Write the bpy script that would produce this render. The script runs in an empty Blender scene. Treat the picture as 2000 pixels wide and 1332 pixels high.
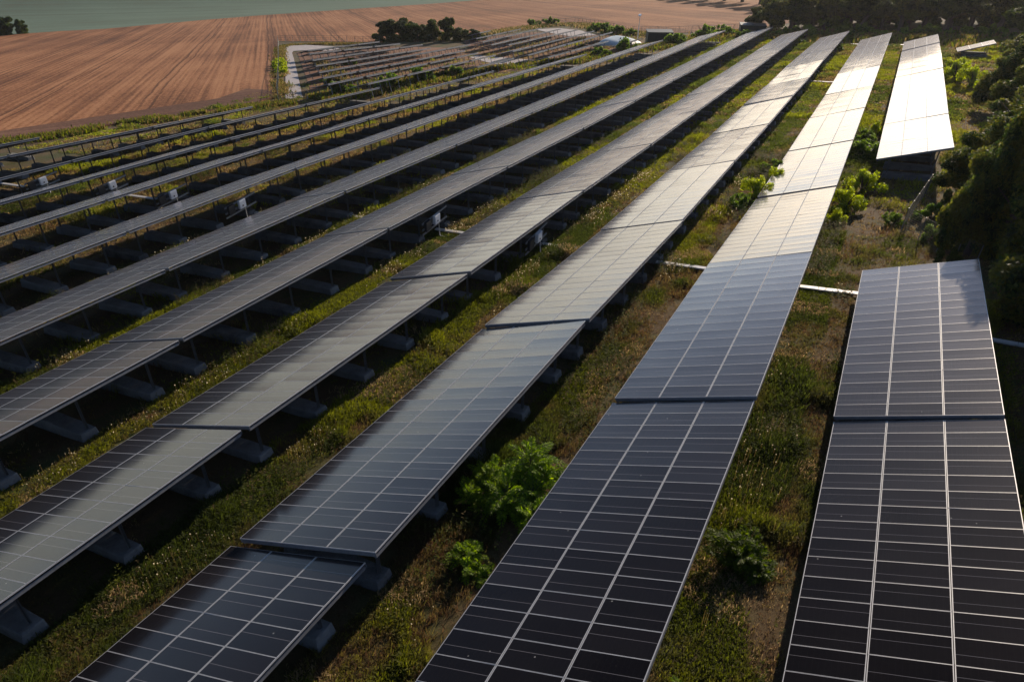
import bpy, bmesh, math, json
import numpy as np
from mathutils import Matrix, Vector, Quaternion

# ------------------------------------------------------------------ measured layout
NEAR = {"R1a": [[7.573, 9.703, -16.277], [7.612, 27.069, -18.86], 22.45], "R1b": [[7.573, 27.243, -18.794], [7.544, 44.65, -21.087], 21.84], "R2a": [[-1.118, 6.906, -16.787], [-1.044, 24.281, -19.31], 21.74], "R3a": [[-9.933, -6.431, -16.391], [-9.949, 10.921, -19.068], 21.23], "R3b": [[-9.671, 11.095, -18.631], [-9.713, 28.492, -20.999], 21.86], "R4a": [[-18.626, -2.812, -18.347], [-18.59, 14.609, -20.528], 21.57], "R4b": [[-18.417, 14.871, -20.448], [-18.433, 32.25, -22.95], 21.31], "R2b": [[-1.018, 24.439, -19.181], [-0.985, 41.831, -21.582], 21.53], "R3c": [[-9.586, 28.617, -20.903], [-9.516, 45.965, -23.609], 21.41]}
ROWS = {"R1far": [[6.85, 71.5, -24.38], [6.84, 89.16, -26.98], [6.83, 106.82, -29.29], [6.82, 124.48, -31.6], [6.81, 142.14, -33.88], [6.79, 159.8, -36.43], [6.77, 177.46, -38.97]], "R2far": [[-1.0, 42.0, -21.66], [-1.06, 59.66, -24.75], [-1.13, 77.32, -27.29], [-1.2, 94.98, -29.57], [-1.26, 112.64, -32.09], [-1.32, 130.3, -34.01], [-1.39, 147.96, -36.32], [-1.44, 165.62, -38.68], [-1.5, 183.28, -41.04]], "R3far": [[-9.62, 46.25, -23.72], [-9.67, 63.91, -26.08], [-9.72, 81.57, -28.68], [-9.77, 99.23, -30.94], [-9.82, 116.89, -33.45], [-9.87, 134.55, -35.53], [-9.91, 152.21, -37.95], [-9.96, 169.87, -40.37], [-10.0, 187.53, -42.8]], "R4": [[-18.42, 32.66, -23.0], [-18.33, 50.32, -25.22], [-18.32, 67.98, -27.77], [-18.32, 85.64, -30.12], [-18.31, 103.3, -32.47], [-18.44, 120.96, -34.88], [-18.57, 138.62, -37.28], [-18.7, 156.28, -39.69], [-18.83, 173.94, -42.09], [-18.96, 191.6, -44.5]], "R5": [[-27.09, 1.77, -19.9], [-27.14, 19.43, -22.2], [-27.19, 37.09, -24.49], [-27.02, 54.75, -26.82], [-26.94, 72.41, -29.27], [-27.0, 90.07, -31.68], [-27.07, 107.73, -34.09], [-27.13, 125.39, -36.49], [-27.19, 143.05, -38.9], [-27.26, 160.71, -41.31], [-27.32, 178.37, -43.71], [-27.38, 196.03, -46.12]], "R6": [[-35.7, 8.47, -22.02], [-35.86, 26.13, -24.32], [-36.02, 43.79, -26.62], [-36.01, 61.45, -28.99], [-36.01, 79.11, -31.35], [-36.0, 96.77, -33.72], [-36.0, 114.43, -36.08], [-35.99, 132.09, -38.45], [-35.99, 149.75, -40.81], [-35.98, 167.41, -43.17], [-35.98, 185.07, -45.54]], "R7": [[-44.51, 12.59, -23.9], [-44.58, 30.25, -26.01], [-44.65, 47.91, -28.11], [-44.59, 65.57, -30.51], [-44.54, 83.23, -32.9], [-44.49, 100.89, -35.3], [-44.44, 118.55, -37.69], [-44.39, 136.21, -40.09], [-44.34, 153.87, -42.48], [-44.32, 162.7, -43.68]], "R8": [[-53.28, 17.59, -25.55], [-53.3, 35.25, -27.78], [-53.32, 52.91, -30.02], [-53.26, 70.57, -32.51], [-53.2, 88.23, -35.0], [-53.13, 105.89, -37.5], [-53.07, 123.55, -39.99], [-53.01, 141.21, -42.49]], "R9": [[-62.35, 21.55, -27.46], [-62.02, 39.21, -29.65], [-61.69, 56.87, -31.84], [-61.67, 74.53, -34.48], [-61.65, 92.19, -37.11], [-61.63, 109.85, -39.75], [-61.61, 118.68, -41.06]], "R10": [[-71.16, 9.15, -26.89], [-70.95, 26.81, -29.26], [-70.74, 44.47, -31.62], [-70.53, 62.13, -33.98], [-70.63, 79.79, -36.68], [-70.72, 97.45, -39.38]], "R11": [[-79.92, 25.87, -29.86], [-79.46, 43.53, -32.55], [-79.0, 61.19, -35.24], [-79.48, 78.85, -38.22]], "R12": [[-89.09, 17.42, -30.05], [-88.64, 35.08, -32.75], [-88.18, 52.74, -35.44]]}
RES = [[6.8, 71.5, 0.32], [6.8, 89.2, 0.11], [6.8, 106.8, 0.18], [6.8, 124.5, 0.27], [6.8, 142.1, 0.37], [6.8, 159.8, 0.21], [6.8, 177.5, 0.05], [-1.0, 42.0, 0.13], [-1.1, 59.7, -0.56], [-1.1, 77.3, -0.7], [-1.2, 95.0, -0.59], [-1.3, 112.6, -0.72], [-1.3, 130.3, -0.24], [-1.4, 148.0, -0.16], [-1.4, 165.6, -0.13], [-1.5, 183.3, -0.09], [-9.6, 46.2, -0.16], [-9.7, 63.9, -0.14], [-9.7, 81.6, -0.34], [-9.8, 99.2, -0.21], [-9.8, 116.9, -0.33], [-9.9, 134.6, -0.02], [-9.9, 152.2, -0.05], [-10.0, 169.9, -0.08], [-10.0, 187.5, -0.11], [-18.4, 32.7, -0.08], [-18.3, 50.3, 0.08], [-18.3, 68.0, -0.08], [-18.3, 85.6, -0.05], [-18.3, 103.3, -0.02], [-18.4, 121.0, -0.02], [-18.6, 138.6, -0.02], [-18.7, 156.3, -0.03], [-18.8, 173.9, -0.03], [-19.0, 191.6, -0.03], [-27.1, 1.8, 0.04], [-27.1, 19.4, 0.14], [-27.2, 37.1, 0.24], [-27.0, 54.8, 0.27], [-26.9, 72.4, 0.19], [-27.0, 90.1, 0.18], [-27.1, 107.7, 0.17], [-27.1, 125.4, 0.15], [-27.2, 143.1, 0.14], [-27.3, 160.7, 0.13], [-27.3, 178.4, 0.12], [-27.4, 196.0, 0.1], [-35.7, 8.5, 0.01], [-35.9, 26.1, 0.11], [-36.0, 43.8, 0.22], [-36.0, 61.4, 0.24], [-36.0, 79.1, 0.26], [-36.0, 96.8, 0.28], [-36.0, 114.4, 0.3], [-36.0, 132.1, 0.32], [-36.0, 149.7, 0.34], [-36.0, 167.4, 0.36], [-36.0, 185.1, 0.38], [-44.5, 12.6, -0.11], [-44.6, 30.2, 0.18], [-44.6, 47.9, 0.47], [-44.6, 65.6, 0.46], [-44.5, 83.2, 0.44], [-44.5, 100.9, 0.43], [-44.4, 118.5, 0.41], [-44.4, 136.2, 0.39], [-44.3, 153.9, 0.38], [-44.3, 162.7, 0.37], [-53.3, 17.6, 0.12], [-53.3, 35.2, 0.28], [-53.3, 52.9, 0.44], [-53.3, 70.6, 0.32], [-53.2, 88.2, 0.2], [-53.1, 105.9, 0.08], [-53.1, 123.5, -0.03], [-53.0, 141.2, -0.15], [-62.3, 21.5, -0.0], [-62.0, 39.2, 0.14], [-61.7, 56.9, 0.29], [-61.7, 74.5, 0.04], [-61.6, 92.2, -0.21], [-61.6, 109.8, -0.46], [-61.6, 118.7, -0.59], [-71.2, 9.1, 0.1], [-70.9, 26.8, 0.09], [-70.7, 44.5, 0.09], [-70.5, 62.1, 0.08], [-70.6, 79.8, -0.22], [-70.7, 97.4, -0.52], [-79.9, 25.9, 0.59], [-79.5, 43.5, 0.22], [-79.0, 61.2, -0.15], [-79.5, 78.9, -0.68], [-89.1, 17.4, 0.52], [-88.6, 35.1, 0.15], [-88.2, 52.7, -0.23], [7.6, 27.2, -0.17], [7.5, 44.7, -0.11], [7.6, 9.7, -0.02], [7.6, 27.1, -0.26], [-1.0, 24.4, 0.24], [-1.0, 41.8, 0.19], [-1.1, 6.9, 0.28], [-1.0, 24.3, 0.1], [-9.7, 11.1, 0.18], [-9.7, 28.5, 0.17], [-9.9, -6.4, 0.09], [-9.9, 10.9, -0.24], [-9.6, 28.6, 0.26], [-9.5, 46.0, -0.11], [-18.4, 14.9, 0.07], [-18.4, 32.2, -0.08], [-18.6, -2.8, -0.19], [-18.6, 14.6, -0.02]]
CAM_ROT = [[0.89481334, 0.44597513, 0.02037797], [0.28187762, -0.52899001, -0.80044649], [-0.34619949, 0.72199429, -0.59905773]]
FOCAL = 1469.866
RES += [[-126.0, 175.0, -0.52], [-118.4, 174.4, -0.91], [-111.0, 173.4, -1.07], [-103.6, 165.5, -1.1], [-96.4, 172.4, -0.92], [-89.3, 157.9, -0.71], [-82.3, 151.7, -0.47], [-75.2, 146.3, -0.27], [-68.2, 140.5, -0.2]]


# ------------------------------------------------------------------ camera, sky, sun, exposure
scene = bpy.context.scene
COL = scene.collection
SUN_EL, SUN_AZ = 16.0, 2.5            # azimuth to the right of the rows
M = np.array(CAM_ROT)
cam_data = bpy.data.cameras.new('camera')
cam = bpy.data.objects.new('camera', cam_data)
COL.objects.link(cam)
cam_data.sensor_fit = 'HORIZONTAL'
cam_data.sensor_width = 36.0
cam_data.lens = FOCAL / 2000.0 * 36.0
cam_data.clip_start = 0.5
cam_data.clip_end = 20000.0
cam.matrix_world = Matrix(((M[0][0], -M[1][0], -M[2][0], 0), (M[0][1], -M[1][1], -M[2][1], 0),
                           (M[0][2], -M[1][2], -M[2][2], 0), (0, 0, 0, 1)))
scene.camera = cam

world = bpy.data.worlds.new('World')
scene.world = world
world.use_nodes = True
wn = world.node_tree.nodes; wl = world.node_tree.links
wn.clear()
sky = wn.new('ShaderNodeTexSky'); sky.sky_type = 'NISHITA'; sky.sun_disc = False
sky.sun_elevation = math.radians(SUN_EL); sky.sun_rotation = math.radians(SUN_AZ)
sky.air_density = 0.45; sky.dust_density = 0.05; sky.ozone_density = 0.6; sky.altitude = 200
bg = wn.new('ShaderNodeBackground'); bg.inputs['Strength'].default_value = 0.15
wo = wn.new('ShaderNodeOutputWorld')
wl.new(sky.outputs['Color'], bg.inputs['Color']); wl.new(bg.outputs[0], wo.inputs['Surface'])

sun_dir = Vector((math.sin(math.radians(SUN_AZ)) * math.cos(math.radians(SUN_EL)),
                  math.cos(math.radians(SUN_AZ)) * math.cos(math.radians(SUN_EL)), math.sin(math.radians(SUN_EL))))
sd = bpy.data.lights.new('sun', 'SUN'); sd.energy = 5.0; sd.angle = math.radians(0.6); sd.color = (1.0, 0.84, 0.66)
sun = bpy.data.objects.new('sun', sd); COL.objects.link(sun)
sun.rotation_euler = sun_dir.to_track_quat('Z', 'Y').to_euler()
sun.location = (0, 0, 60)
scene.view_settings.view_transform = 'Standard'
scene.view_settings.look = 'None'
scene.view_settings.gamma = 1.0
scene.view_settings.exposure = 0.3
scene.cycles.max_bounces = 6
scene.cycles.diffuse_bounces = 2
scene.cycles.glossy_bounces = 3
scene.cycles.transmission_bounces = 3
scene.cycles.transparent_max_bounces = 6
scene.cycles.use_denoising = True
scene.cycles.sample_clamp_indirect = 4.0

# ------------------------------------------------------------------ helpers
rng = np.random.default_rng(7)


def tag(o, label=None, cat=None, group=None, kind=None):
    if label: o['label'] = label
    if cat: o['category'] = cat
    if group: o['group'] = group
    if kind: o['kind'] = kind
    return o


def empty(name, loc, rz=0.0):
    o = bpy.data.objects.new(name, None); COL.objects.link(o)
    o.location = loc; o.rotation_euler = (0, 0, rz); o.empty_display_size = 0.3
    return o


def link(name, me, parent=None, loc=(0, 0, 0), rot=None):
    o = bpy.data.objects.new(name, me); COL.objects.link(o)
    if parent is not None: o.parent = parent
    o.location = loc
    if rot is not None: o.rotation_euler = rot
    return o


class MB:
    def __init__(s):
        s.v = []; s.f = []; s.m = []; s.uv = []; s.sm = []

    def quad(s, p, m=0, uv=None, smooth=False):
        i = len(s.v); s.v += [tuple(map(float, q)) for q in p]; n = len(p)
        s.f.append(tuple(range(i, i + n))); s.m.append(m); s.sm.append(smooth)
        s.uv.append(uv if uv is not None else [(0, 0)] * n)

    def box(s, x0, x1, y0, y1, z0, z1, m=0, skip=''):
        P = [(x0, y0, z0), (x1, y0, z0), (x1, y1, z0), (x0, y1, z0), (x0, y0, z1), (x1, y0, z1), (x1, y1, z1), (x0, y1, z1)]
        i = len(s.v); s.v += P
        for k, q in (('b', (0, 3, 2, 1)), ('t', (4, 5, 6, 7)), ('f', (0, 1, 5, 4)), ('r', (1, 2, 6, 5)), ('k', (2, 3, 7, 6)), ('l', (3, 0, 4, 7))):
            if k in skip: continue
            s.f.append(tuple(i + a for a in q)); s.m.append(m); s.sm.append(False); s.uv.append([(0, 0)] * 4)

    def obox(s, c, ax, ay, az, m=0):
        c = np.array(c, float); ax, ay, az = (np.array(a, float) for a in (ax, ay, az))
        P = [c + sx * ax + sy * ay + sz * az for sz in (-1, 1) for sy, sx in ((-1, -1), (-1, 1), (1, 1), (1, -1))]
        i = len(s.v); s.v += [tuple(p) for p in P]
        for q in ((0, 3, 2, 1), (4, 5, 6, 7), (0, 1, 5, 4), (1, 2, 6, 5), (2, 3, 7, 6), (3, 0, 4, 7)):
            s.f.append(tuple(i + a for a in q)); s.m.append(m); s.sm.append(False); s.uv.append([(0, 0)] * 4)

    def tube(s, pts, rad, n=8, m=0, cap=True):
        pts = [np.array(p, float) for p in pts]; rings = []
        for k, p in enumerate(pts):
            d = pts[min(k + 1, len(pts) - 1)] - pts[max(k - 1, 0)]; d /= np.linalg.norm(d) + 1e-9
            a = np.cross(d, (0, 0, 1)) if abs(d[2]) < .95 else np.cross(d, (1, 0, 0)); a /= np.linalg.norm(a); b = np.cross(d, a)
            i = len(s.v)
            for j in range(n):
                t = 2 * math.pi * j / n
                s.v.append(tuple(p + rad[k] * (a * math.cos(t) + b * math.sin(t))))
            rings.append(i)
        for r0, r1 in zip(rings[:-1], rings[1:]):
            for j in range(n):
                k = (j + 1) % n
                s.f.append((r0 + j, r1 + j, r1 + k, r0 + k)); s.m.append(m); s.sm.append(True); s.uv.append([(0, 0)] * 4)
        if cap:
            s.f.append(tuple(rings[-1] + j for j in range(n))); s.m.append(m); s.sm.append(False); s.uv.append([(0, 0)] * n)
            s.f.append(tuple(rings[0] + j for j in reversed(range(n)))); s.m.append(m); s.sm.append(False); s.uv.append([(0, 0)] * n)

    def mesh(s, name, mats, uv=False):
        me = bpy.data.meshes.new(name)
        me.from_pydata(s.v, [], s.f)
        for m in (mats if isinstance(mats, (list, tuple)) else [mats]): me.materials.append(m)
        me.polygons.foreach_set('material_index', s.m)
        me.polygons.foreach_set('use_smooth', s.sm)
        if uv:
            l = me.uv_layers.new(name='UVMap')
            l.data.foreach_set('uv', np.array([c for q in s.uv for c in q], 'f').ravel())
        me.update()
        return me


def quadmesh(name, V, C, mats, parent=None, loc=(0, 0, 0), midx=None):
    """One mesh of loose quads: V (N,4,3), C (N,3) natural colour per quad."""
    V = np.asarray(V, 'f'); N = len(V)
    me = bpy.data.meshes.new(name)
    me.vertices.add(N * 4); me.vertices.foreach_set('co', V.reshape(-1))
    me.loops.add(N * 4); me.loops.foreach_set('vertex_index', np.arange(N * 4, dtype='i'))
    me.polygons.add(N); me.polygons.foreach_set('loop_start', np.arange(0, N * 4, 4, dtype='i'))
    me.polygons.foreach_set('loop_total', np.full(N, 4, 'i'))
    for m in (mats if isinstance(mats, (list, tuple)) else [mats]): me.materials.append(m)
    if midx is not None: me.polygons.foreach_set('material_index', np.asarray(midx, 'i'))
    a = me.attributes.new('col', 'FLOAT_COLOR', 'POINT')
    C4 = np.ones((N, 4, 4), 'f'); C4[:, :, :3] = np.asarray(C, 'f')[:, None, :]
    a.data.foreach_set('color', C4.reshape(-1))
    me.update(); me.validate()
    return link(name, me, parent, loc)


def hash2(i, j, seed):
    n = (i.astype(np.int64) * 374761393 + j.astype(np.int64) * 668265263 + seed * 974634777) & 0xffffffff
    n = ((n ^ (n >> 13)) * 1274126177) & 0xffffffff
    n = n ^ (n >> 16)
    return (n & 0xffffff) / float(0xffffff)


def vnoise(x, y, seed=0):
    xi = np.floor(x).astype(np.int64); yi = np.floor(y).astype(np.int64); fx = x - xi; fy = y - yi
    fx = fx * fx * (3 - 2 * fx); fy = fy * fy * (3 - 2 * fy)
    a = hash2(xi, yi, seed); b = hash2(xi + 1, yi, seed); c = hash2(xi, yi + 1, seed); d = hash2(xi + 1, yi + 1, seed)
    return (a * (1 - fx) + b * fx) * (1 - fy) + (c * (1 - fx) + d * fx) * fy


def fbm(x, y, seed=0, o=3):
    s = 0; a = .5; t = 0
    for k in range(o):
        s = s + a * vnoise(x * 2 ** k, y * 2 ** k, seed + k * 17); t += a; a *= .5
    return s / t


RESA = np.array(RES)


def resid(x, y, s=14.0):
    x = np.asarray(x, float); y = np.asarray(y, float)
    num = np.zeros(x.shape); den = np.full(x.shape, .35)
    for a, b, r in RESA:
        w = np.exp(-((x - a) ** 2 + (y - b) ** 2) / (2 * s * s)); num += w * r; den += w
    return num / den


def zg(x, y):
    """Ground height: the measured hillside, flattening into a wide valley."""
    x = np.asarray(x, float); y = np.asarray(y, float)
    p = -18.835 + .13729 * x - .13507 * y + resid(x, y)
    p = np.where(p > -30, 22 - 6. * np.log1p(np.exp(np.clip((22 - p) / 6., -50, 50))), p)
    far = -118 - .07 * np.maximum(0, np.hypot(x, y) - 620)
    k = 7.
    return np.where(p - far > 40, p, far + k * np.logaddexp(0, np.minimum(p - far, 60) / k))


def z1(x, y):
    return float(zg(np.array([x]), np.array([y]))[0])


# ------------------------------------------------------------------ materials
def nt(m):
    m.use_nodes = True
    return m.node_tree.nodes, m.node_tree.links, m.node_tree.nodes['Principled BSDF']


def simple(name, col, rough=.6, metal=0.0, noise=0.0, nscale=8.0, bump=0.0, spec=.5):
    m = bpy.data.materials.new(name); n, l, b = nt(m)
    b.inputs['Roughness'].default_value = rough; b.inputs['Metallic'].default_value = metal
    b.inputs['Specular IOR Level'].default_value = spec
    b.inputs['Base Color'].default_value = (*col, 1)
    if noise > 0:
        tc = n.new('ShaderNodeTexCoord'); nz = n.new('ShaderNodeTexNoise'); nz.inputs['Scale'].default_value = nscale; nz.inputs['Detail'].default_value = 6
        l.new(tc.outputs['Object'], nz.inputs['Vector'])
        r = n.new('ShaderNodeValToRGB'); r.color_ramp.elements[0].position = .3; r.color_ramp.elements[1].position = .72
        r.color_ramp.elements[0].color = (*[c * (1 - noise) for c in col], 1); r.color_ramp.elements[1].color = (*[min(1, c * (1 + noise)) for c in col], 1)
        l.new(nz.outputs['Fac'], r.inputs['Fac']); l.new(r.outputs[0], b.inputs['Base Color'])
        if bump > 0:
            bp = n.new('ShaderNodeBump'); bp.inputs['Strength'].default_value = bump; bp.inputs['Distance'].default_value = .02
            l.new(nz.outputs['Fac'], bp.inputs['Height']); l.new(bp.outputs[0], b.inputs['Normal'])
    return m


def leaf_material(name, trans=.5, rough=.55):
    m = bpy.data.materials.new(name); n, l, b = nt(m)
    at = n.new('ShaderNodeAttribute'); at.attribute_name = 'col'
    b.inputs['Roughness'].default_value = rough; b.inputs['Specular IOR Level'].default_value = .2
    l.new(at.outputs['Color'], b.inputs['Base Color'])
    tr = n.new('ShaderNodeBsdfTranslucent')
    hs = n.new('ShaderNodeHueSaturation'); hs.inputs['Saturation'].default_value = 1.15; hs.inputs['Value'].default_value = 2.2
    l.new(at.outputs['Color'], hs.inputs['Color']); l.new(hs.outputs[0], tr.inputs['Color'])
    mx = n.new('ShaderNodeMixShader'); mx.inputs[0].default_value = trans
    l.new(b.outputs[0], mx.inputs[1]); l.new(tr.outputs[0], mx.inputs[2])
    l.new(mx.outputs[0], n['Material Output'].inputs['Surface'])
    return m


def mathn(n, l, op, a, b=None, clamp=False):
    x = n.new('ShaderNodeMath'); x.operation = op; x.use_clamp = clamp
    for i, v in enumerate((a, b)):
        if v is None: continue
        if isinstance(v, (int, float)): x.inputs[i].default_value = v
        else: l.new(v, x.inputs[i])
    return x.outputs[0]


def ramp(n, l, fac, stops):
    r = n.new('ShaderNodeValToRGB'); e = r.color_ramp.elements
    e[0].position, e[0].color = stops[0][0], (*stops[0][1], 1)
    e[1].position, e[1].color = stops[-1][0], (*stops[-1][1], 1)
    for p, c in stops[1:-1]:
        k = e.new(p); k.color = (*c, 1)
    l.new(fac, r.inputs['Fac'])
    return r.outputs[0]


def mixc(n, l, fac, a, b):
    x = n.new('ShaderNodeMix'); x.data_type = 'RGBA'
    if isinstance(fac, (int, float)): x.inputs[0].default_value = fac
    else: l.new(fac, x.inputs[0])
    for i, v in ((6, a), (7, b)):
        if isinstance(v, tuple): x.inputs[i].default_value = (*v, 1)
        else: l.new(v, x.inputs[i])
    return x.outputs[2]


def noise(n, l, vec, scale, detail=5, rough=.55, dist=0.0):
    x = n.new('ShaderNodeTexNoise'); x.inputs['Scale'].default_value = scale; x.inputs['Detail'].default_value = detail
    x.inputs['Roughness'].default_value = rough; x.inputs['Distortion'].default_value = dist
    l.new(vec, x.inputs['Vector'])
    return x.outputs['Fac']


def glass_material():
    m = bpy.data.materials.new('solar_cells'); n, l, b = nt(m)
    uv = n.new('ShaderNodeUVMap'); sp = n.new('ShaderNodeSeparateXYZ'); l.new(uv.outputs[0], sp.inputs[0])
    u, v = sp.outputs[0], sp.outputs[1]

    def line(c, at, w):          # 1 inside a thin line at value `at`
        d = mathn(n, l, 'ABSOLUTE', mathn(n, l, 'SUBTRACT', c, at))
        return mathn(n, l, 'LESS_THAN', d, w)
    mid = line(v, .39, .0085)
    fr = mathn(n, l, 'FRACT', mathn(n, l, 'MULTIPLY', v, 30.0))
    bus = mathn(n, l, 'MULTIPLY', mathn(n, l, 'LESS_THAN', fr, .12), .30)
    fu = mathn(n, l, 'FRACT', mathn(n, l, 'MULTIPLY', u, 12.0))
    cell = mathn(n, l, 'MULTIPLY', mathn(n, l, 'LESS_THAN', fu, .035), .22)
    oi = n.new('ShaderNodeAttribute'); oi.attribute_name = 'tone'
    ob = n.new('ShaderNodeObjectInfo')
    tone = mathn(n, l, 'FRACT', mathn(n, l, 'ADD', oi.outputs['Fac'], ob.outputs['Random']))
    base = ramp(n, l, tone, [(0, (.0025, .0018, .0022)), (.5, (.0045, .0035, .0038)), (1, (.008, .0065, .0075))])
    k = mathn(n, l, 'MAXIMUM', bus, cell)
    c1 = mixc(n, l, k, base, (.036, .032, .036))
    c2 = mixc(n, l, mathn(n, l, 'MULTIPLY', mid, .55), c1, (.20, .19, .20))
    geo = n.new('ShaderNodeNewGeometry')
    dirt = noise(n, l, geo.outputs['Position'], .55, 6, .65)
    dustc = mixc(n, l, mathn(n, l, 'MULTIPLY', mathn(n, l, 'SUBTRACT', dirt, .40, True), .04, True), c2, (.16, .13, .11))
    sv = n.new('ShaderNodeTexVoronoi'); sv.inputs['Scale'].default_value = 1.1; l.new(geo.outputs['Position'], sv.inputs['Vector'])
    spot = mathn(n, l, 'MULTIPLY', mathn(n, l, 'LESS_THAN', sv.outputs['Distance'], .030), .6)      # bird droppings
    dustc = mixc(n, l, spot, dustc, (.30, .29, .27))
    l.new(dustc, b.inputs['Base Color'])
    rgh = n.new('ShaderNodeMapRange'); rgh.inputs[1].default_value = .3; rgh.inputs[2].default_value = .75
    rgh.inputs[3].default_value = .10; rgh.inputs[4].default_value = .15
    l.new(dirt, rgh.inputs[0])
    b.inputs['Roughness'].default_value = .5; b.inputs['Specular IOR Level'].default_value = 0
    # anti-reflective glass: nearly black face on, mirror-like at grazing angles
    lw = n.new('ShaderNodeLayerWeight'); lw.inputs['Blend'].default_value = .5
    fz = mathn(n, l, 'POWER', lw.outputs['Facing'], 4.3)
    fac = mathn(n, l, 'ADD', mathn(n, l, 'MULTIPLY', fz, 1.26), .002, True)
    g1 = n.new('ShaderNodeBsdfGlossy'); g1.inputs['Color'].default_value = (1, .88, .82, 1); l.new(rgh.outputs[0], g1.inputs['Roughness'])
    g2 = n.new('ShaderNodeBsdfGlossy'); g2.inputs['Color'].default_value = (.78, .77, .78, 1); g2.inputs['Roughness'].default_value = .55   # thin dust film
    m1 = n.new('ShaderNodeMixShader'); m1.inputs[0].default_value = .19
    l.new(g1.outputs[0], m1.inputs[1]); l.new(g2.outputs[0], m1.inputs[2])
    mx = n.new('ShaderNodeMixShader'); l.new(fac, mx.inputs[0])
    l.new(b.outputs[0], mx.inputs[1]); l.new(m1.outputs[0], mx.inputs[2])
    l.new(mx.outputs[0], n['Material Output'].inputs['Surface'])
    return m


MAT_GLASS = glass_material()
MAT_FRAME = simple('aluminium_frame', (.40, .39, .385), .45, .3, .10, 3.0)
MAT_BACK = simple('module_backsheet', (.10, .10, .11), .6)
MAT_STEEL = simple('galvanised_steel', (.125, .13, .14), .5, .3, .18, 6.0)
def concrete_material():
    m = bpy.data.materials.new('ballast_concrete'); n, l, b = nt(m)
    g = n.new('ShaderNodeNewGeometry'); oi = n.new('ShaderNodeObjectInfo'); sp = n.new('ShaderNodeSeparateXYZ')
    n1 = noise(n, l, g.outputs['Position'], 1.1, 8, .65); n2 = noise(n, l, g.outputs['Position'], 9., 5, .7)
    t = mathn(n, l, 'ADD', mathn(n, l, 'MULTIPLY', n1, .7), mathn(n, l, 'MULTIPLY', n2, .3))
    t = mathn(n, l, 'ADD', t, mathn(n, l, 'MULTIPLY', mathn(n, l, 'SUBTRACT', oi.outputs['Random'], .5), .22))
    c = ramp(n, l, t, [(.3, (.06, .058, .054)), (.5, (.145, .145, .143)), (.72, (.215, .215, .212))])
    l.new(c, b.inputs['Base Color']); b.inputs['Roughness'].default_value = .92
    bp = n.new('ShaderNodeBump'); bp.inputs['Strength'].default_value = .6; bp.inputs['Distance'].default_value = .03
    l.new(n2, bp.inputs['Height']); l.new(bp.outputs[0], b.inputs['Normal'])
    return m


MAT_TRAY = simple('tray_metal', (.72, .71, .69), .45, .2, .08, 2.0)
MAT_WHITE = simple('white_casing', (.78, .79, .80), .45, 0, .04, 3.0)
MAT_DARK = simple('dark_plastic', (.03, .03, .035), .5)
MAT_RAIL = simple('rail_steel', (.27, .28, .29), .5, .3, .12, 5.0)
MAT_CABIN = simple('dark_green_cladding', (.025, .035, .03), .55, 0, .15, 5.0)
MAT_TANK = simple('tank_fabric', (.40, .47, .48), .5, 0, .12, .7)
MAT_WIRE = simple('fence_wire', (.05, .055, .05), .8, 0)
MAT_POST = simple('fence_post_steel', (.22, .23, .22), .5, .4, .15, 5.0)
MAT_BARK = simple('bark', (.075, .055, .04), .9, 0, .35, 5.0, .6)
MAT_LEAF = leaf_material('leaves', .56)
MAT_GRASS = leaf_material('grass_blades', .48, .8)


MAT_CONC = concrete_material()


def ground_material():
    m = bpy.data.materials.new('park_soil'); n, l, b = nt(m)
    g = n.new('ShaderNodeNewGeometry'); P = g.outputs['Position']
    sp = n.new('ShaderNodeSeparateXYZ'); l.new(P, sp.inputs[0])
    wob = noise(n, l, P, .18, 3)
    s = mathn(n, l, 'FRACT', mathn(n, l, 'DIVIDE', mathn(n, l, 'ADD', mathn(n, l, 'ADD', sp.outputs[0], 1.0), mathn(n, l, 'MULTIPLY', mathn(n, l, 'SUBTRACT', wob, .5), 2.2)), 8.72))
    n1 = noise(n, l, P, .35, 8, .6); n2 = noise(n, l, P, 3.2, 8, .7); n3 = noise(n, l, P, 14.0, 4, .7)
    n2 = mathn(n, l, 'ADD', mathn(n, l, 'MULTIPLY', n2, .65), mathn(n, l, 'MULTIPLY', noise(n, l, P, 22.0, 6, .8), .35))
    soil = ramp(n, l, n2, [(.25, (.045, .024, .015)), (.5, (.09, .049, .031)), (.75, (.155, .09, .060))])
    dry = ramp(n, l, n3, [(.3, (.075, .06, .025)), (.7, (.17, .14, .06))])
    green = ramp(n, l, n3, [(.3, (.02, .034, .010)), (.7, (.055, .085, .02))])
    band = ramp(n, l, s, [(0, (1, 1, 1)), (.16, (.8, .8, .8)), (.26, (.15, .15, .15)), (.36, (.1, .1, .1)), (.8, (.15, .15, .15)), (1, (.9, .9, .9))])
    gm = mathn(n, l, 'ADD', mathn(n, l, 'MULTIPLY', band, .55), mathn(n, l, 'MULTIPLY', mathn(n, l, 'SUBTRACT', n1, .5), 2.6), True)
    c = mixc(n, l, mathn(n, l, 'MULTIPLY', n1, .9, True), soil, dry)
    c = mixc(n, l, gm, c, green)
    l.new(c, b.inputs['Base Color']); b.inputs['Roughness'].default_value = .95; b.inputs['Specular IOR Level'].default_value = .15
    bp = n.new('ShaderNodeBump'); bp.inputs['Strength'].default_value = .8; bp.inputs['Distance'].default_value = .08
    l.new(n2, bp.inputs['Height']); l.new(bp.outputs[0], b.inputs['Normal'])
    return m


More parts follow.
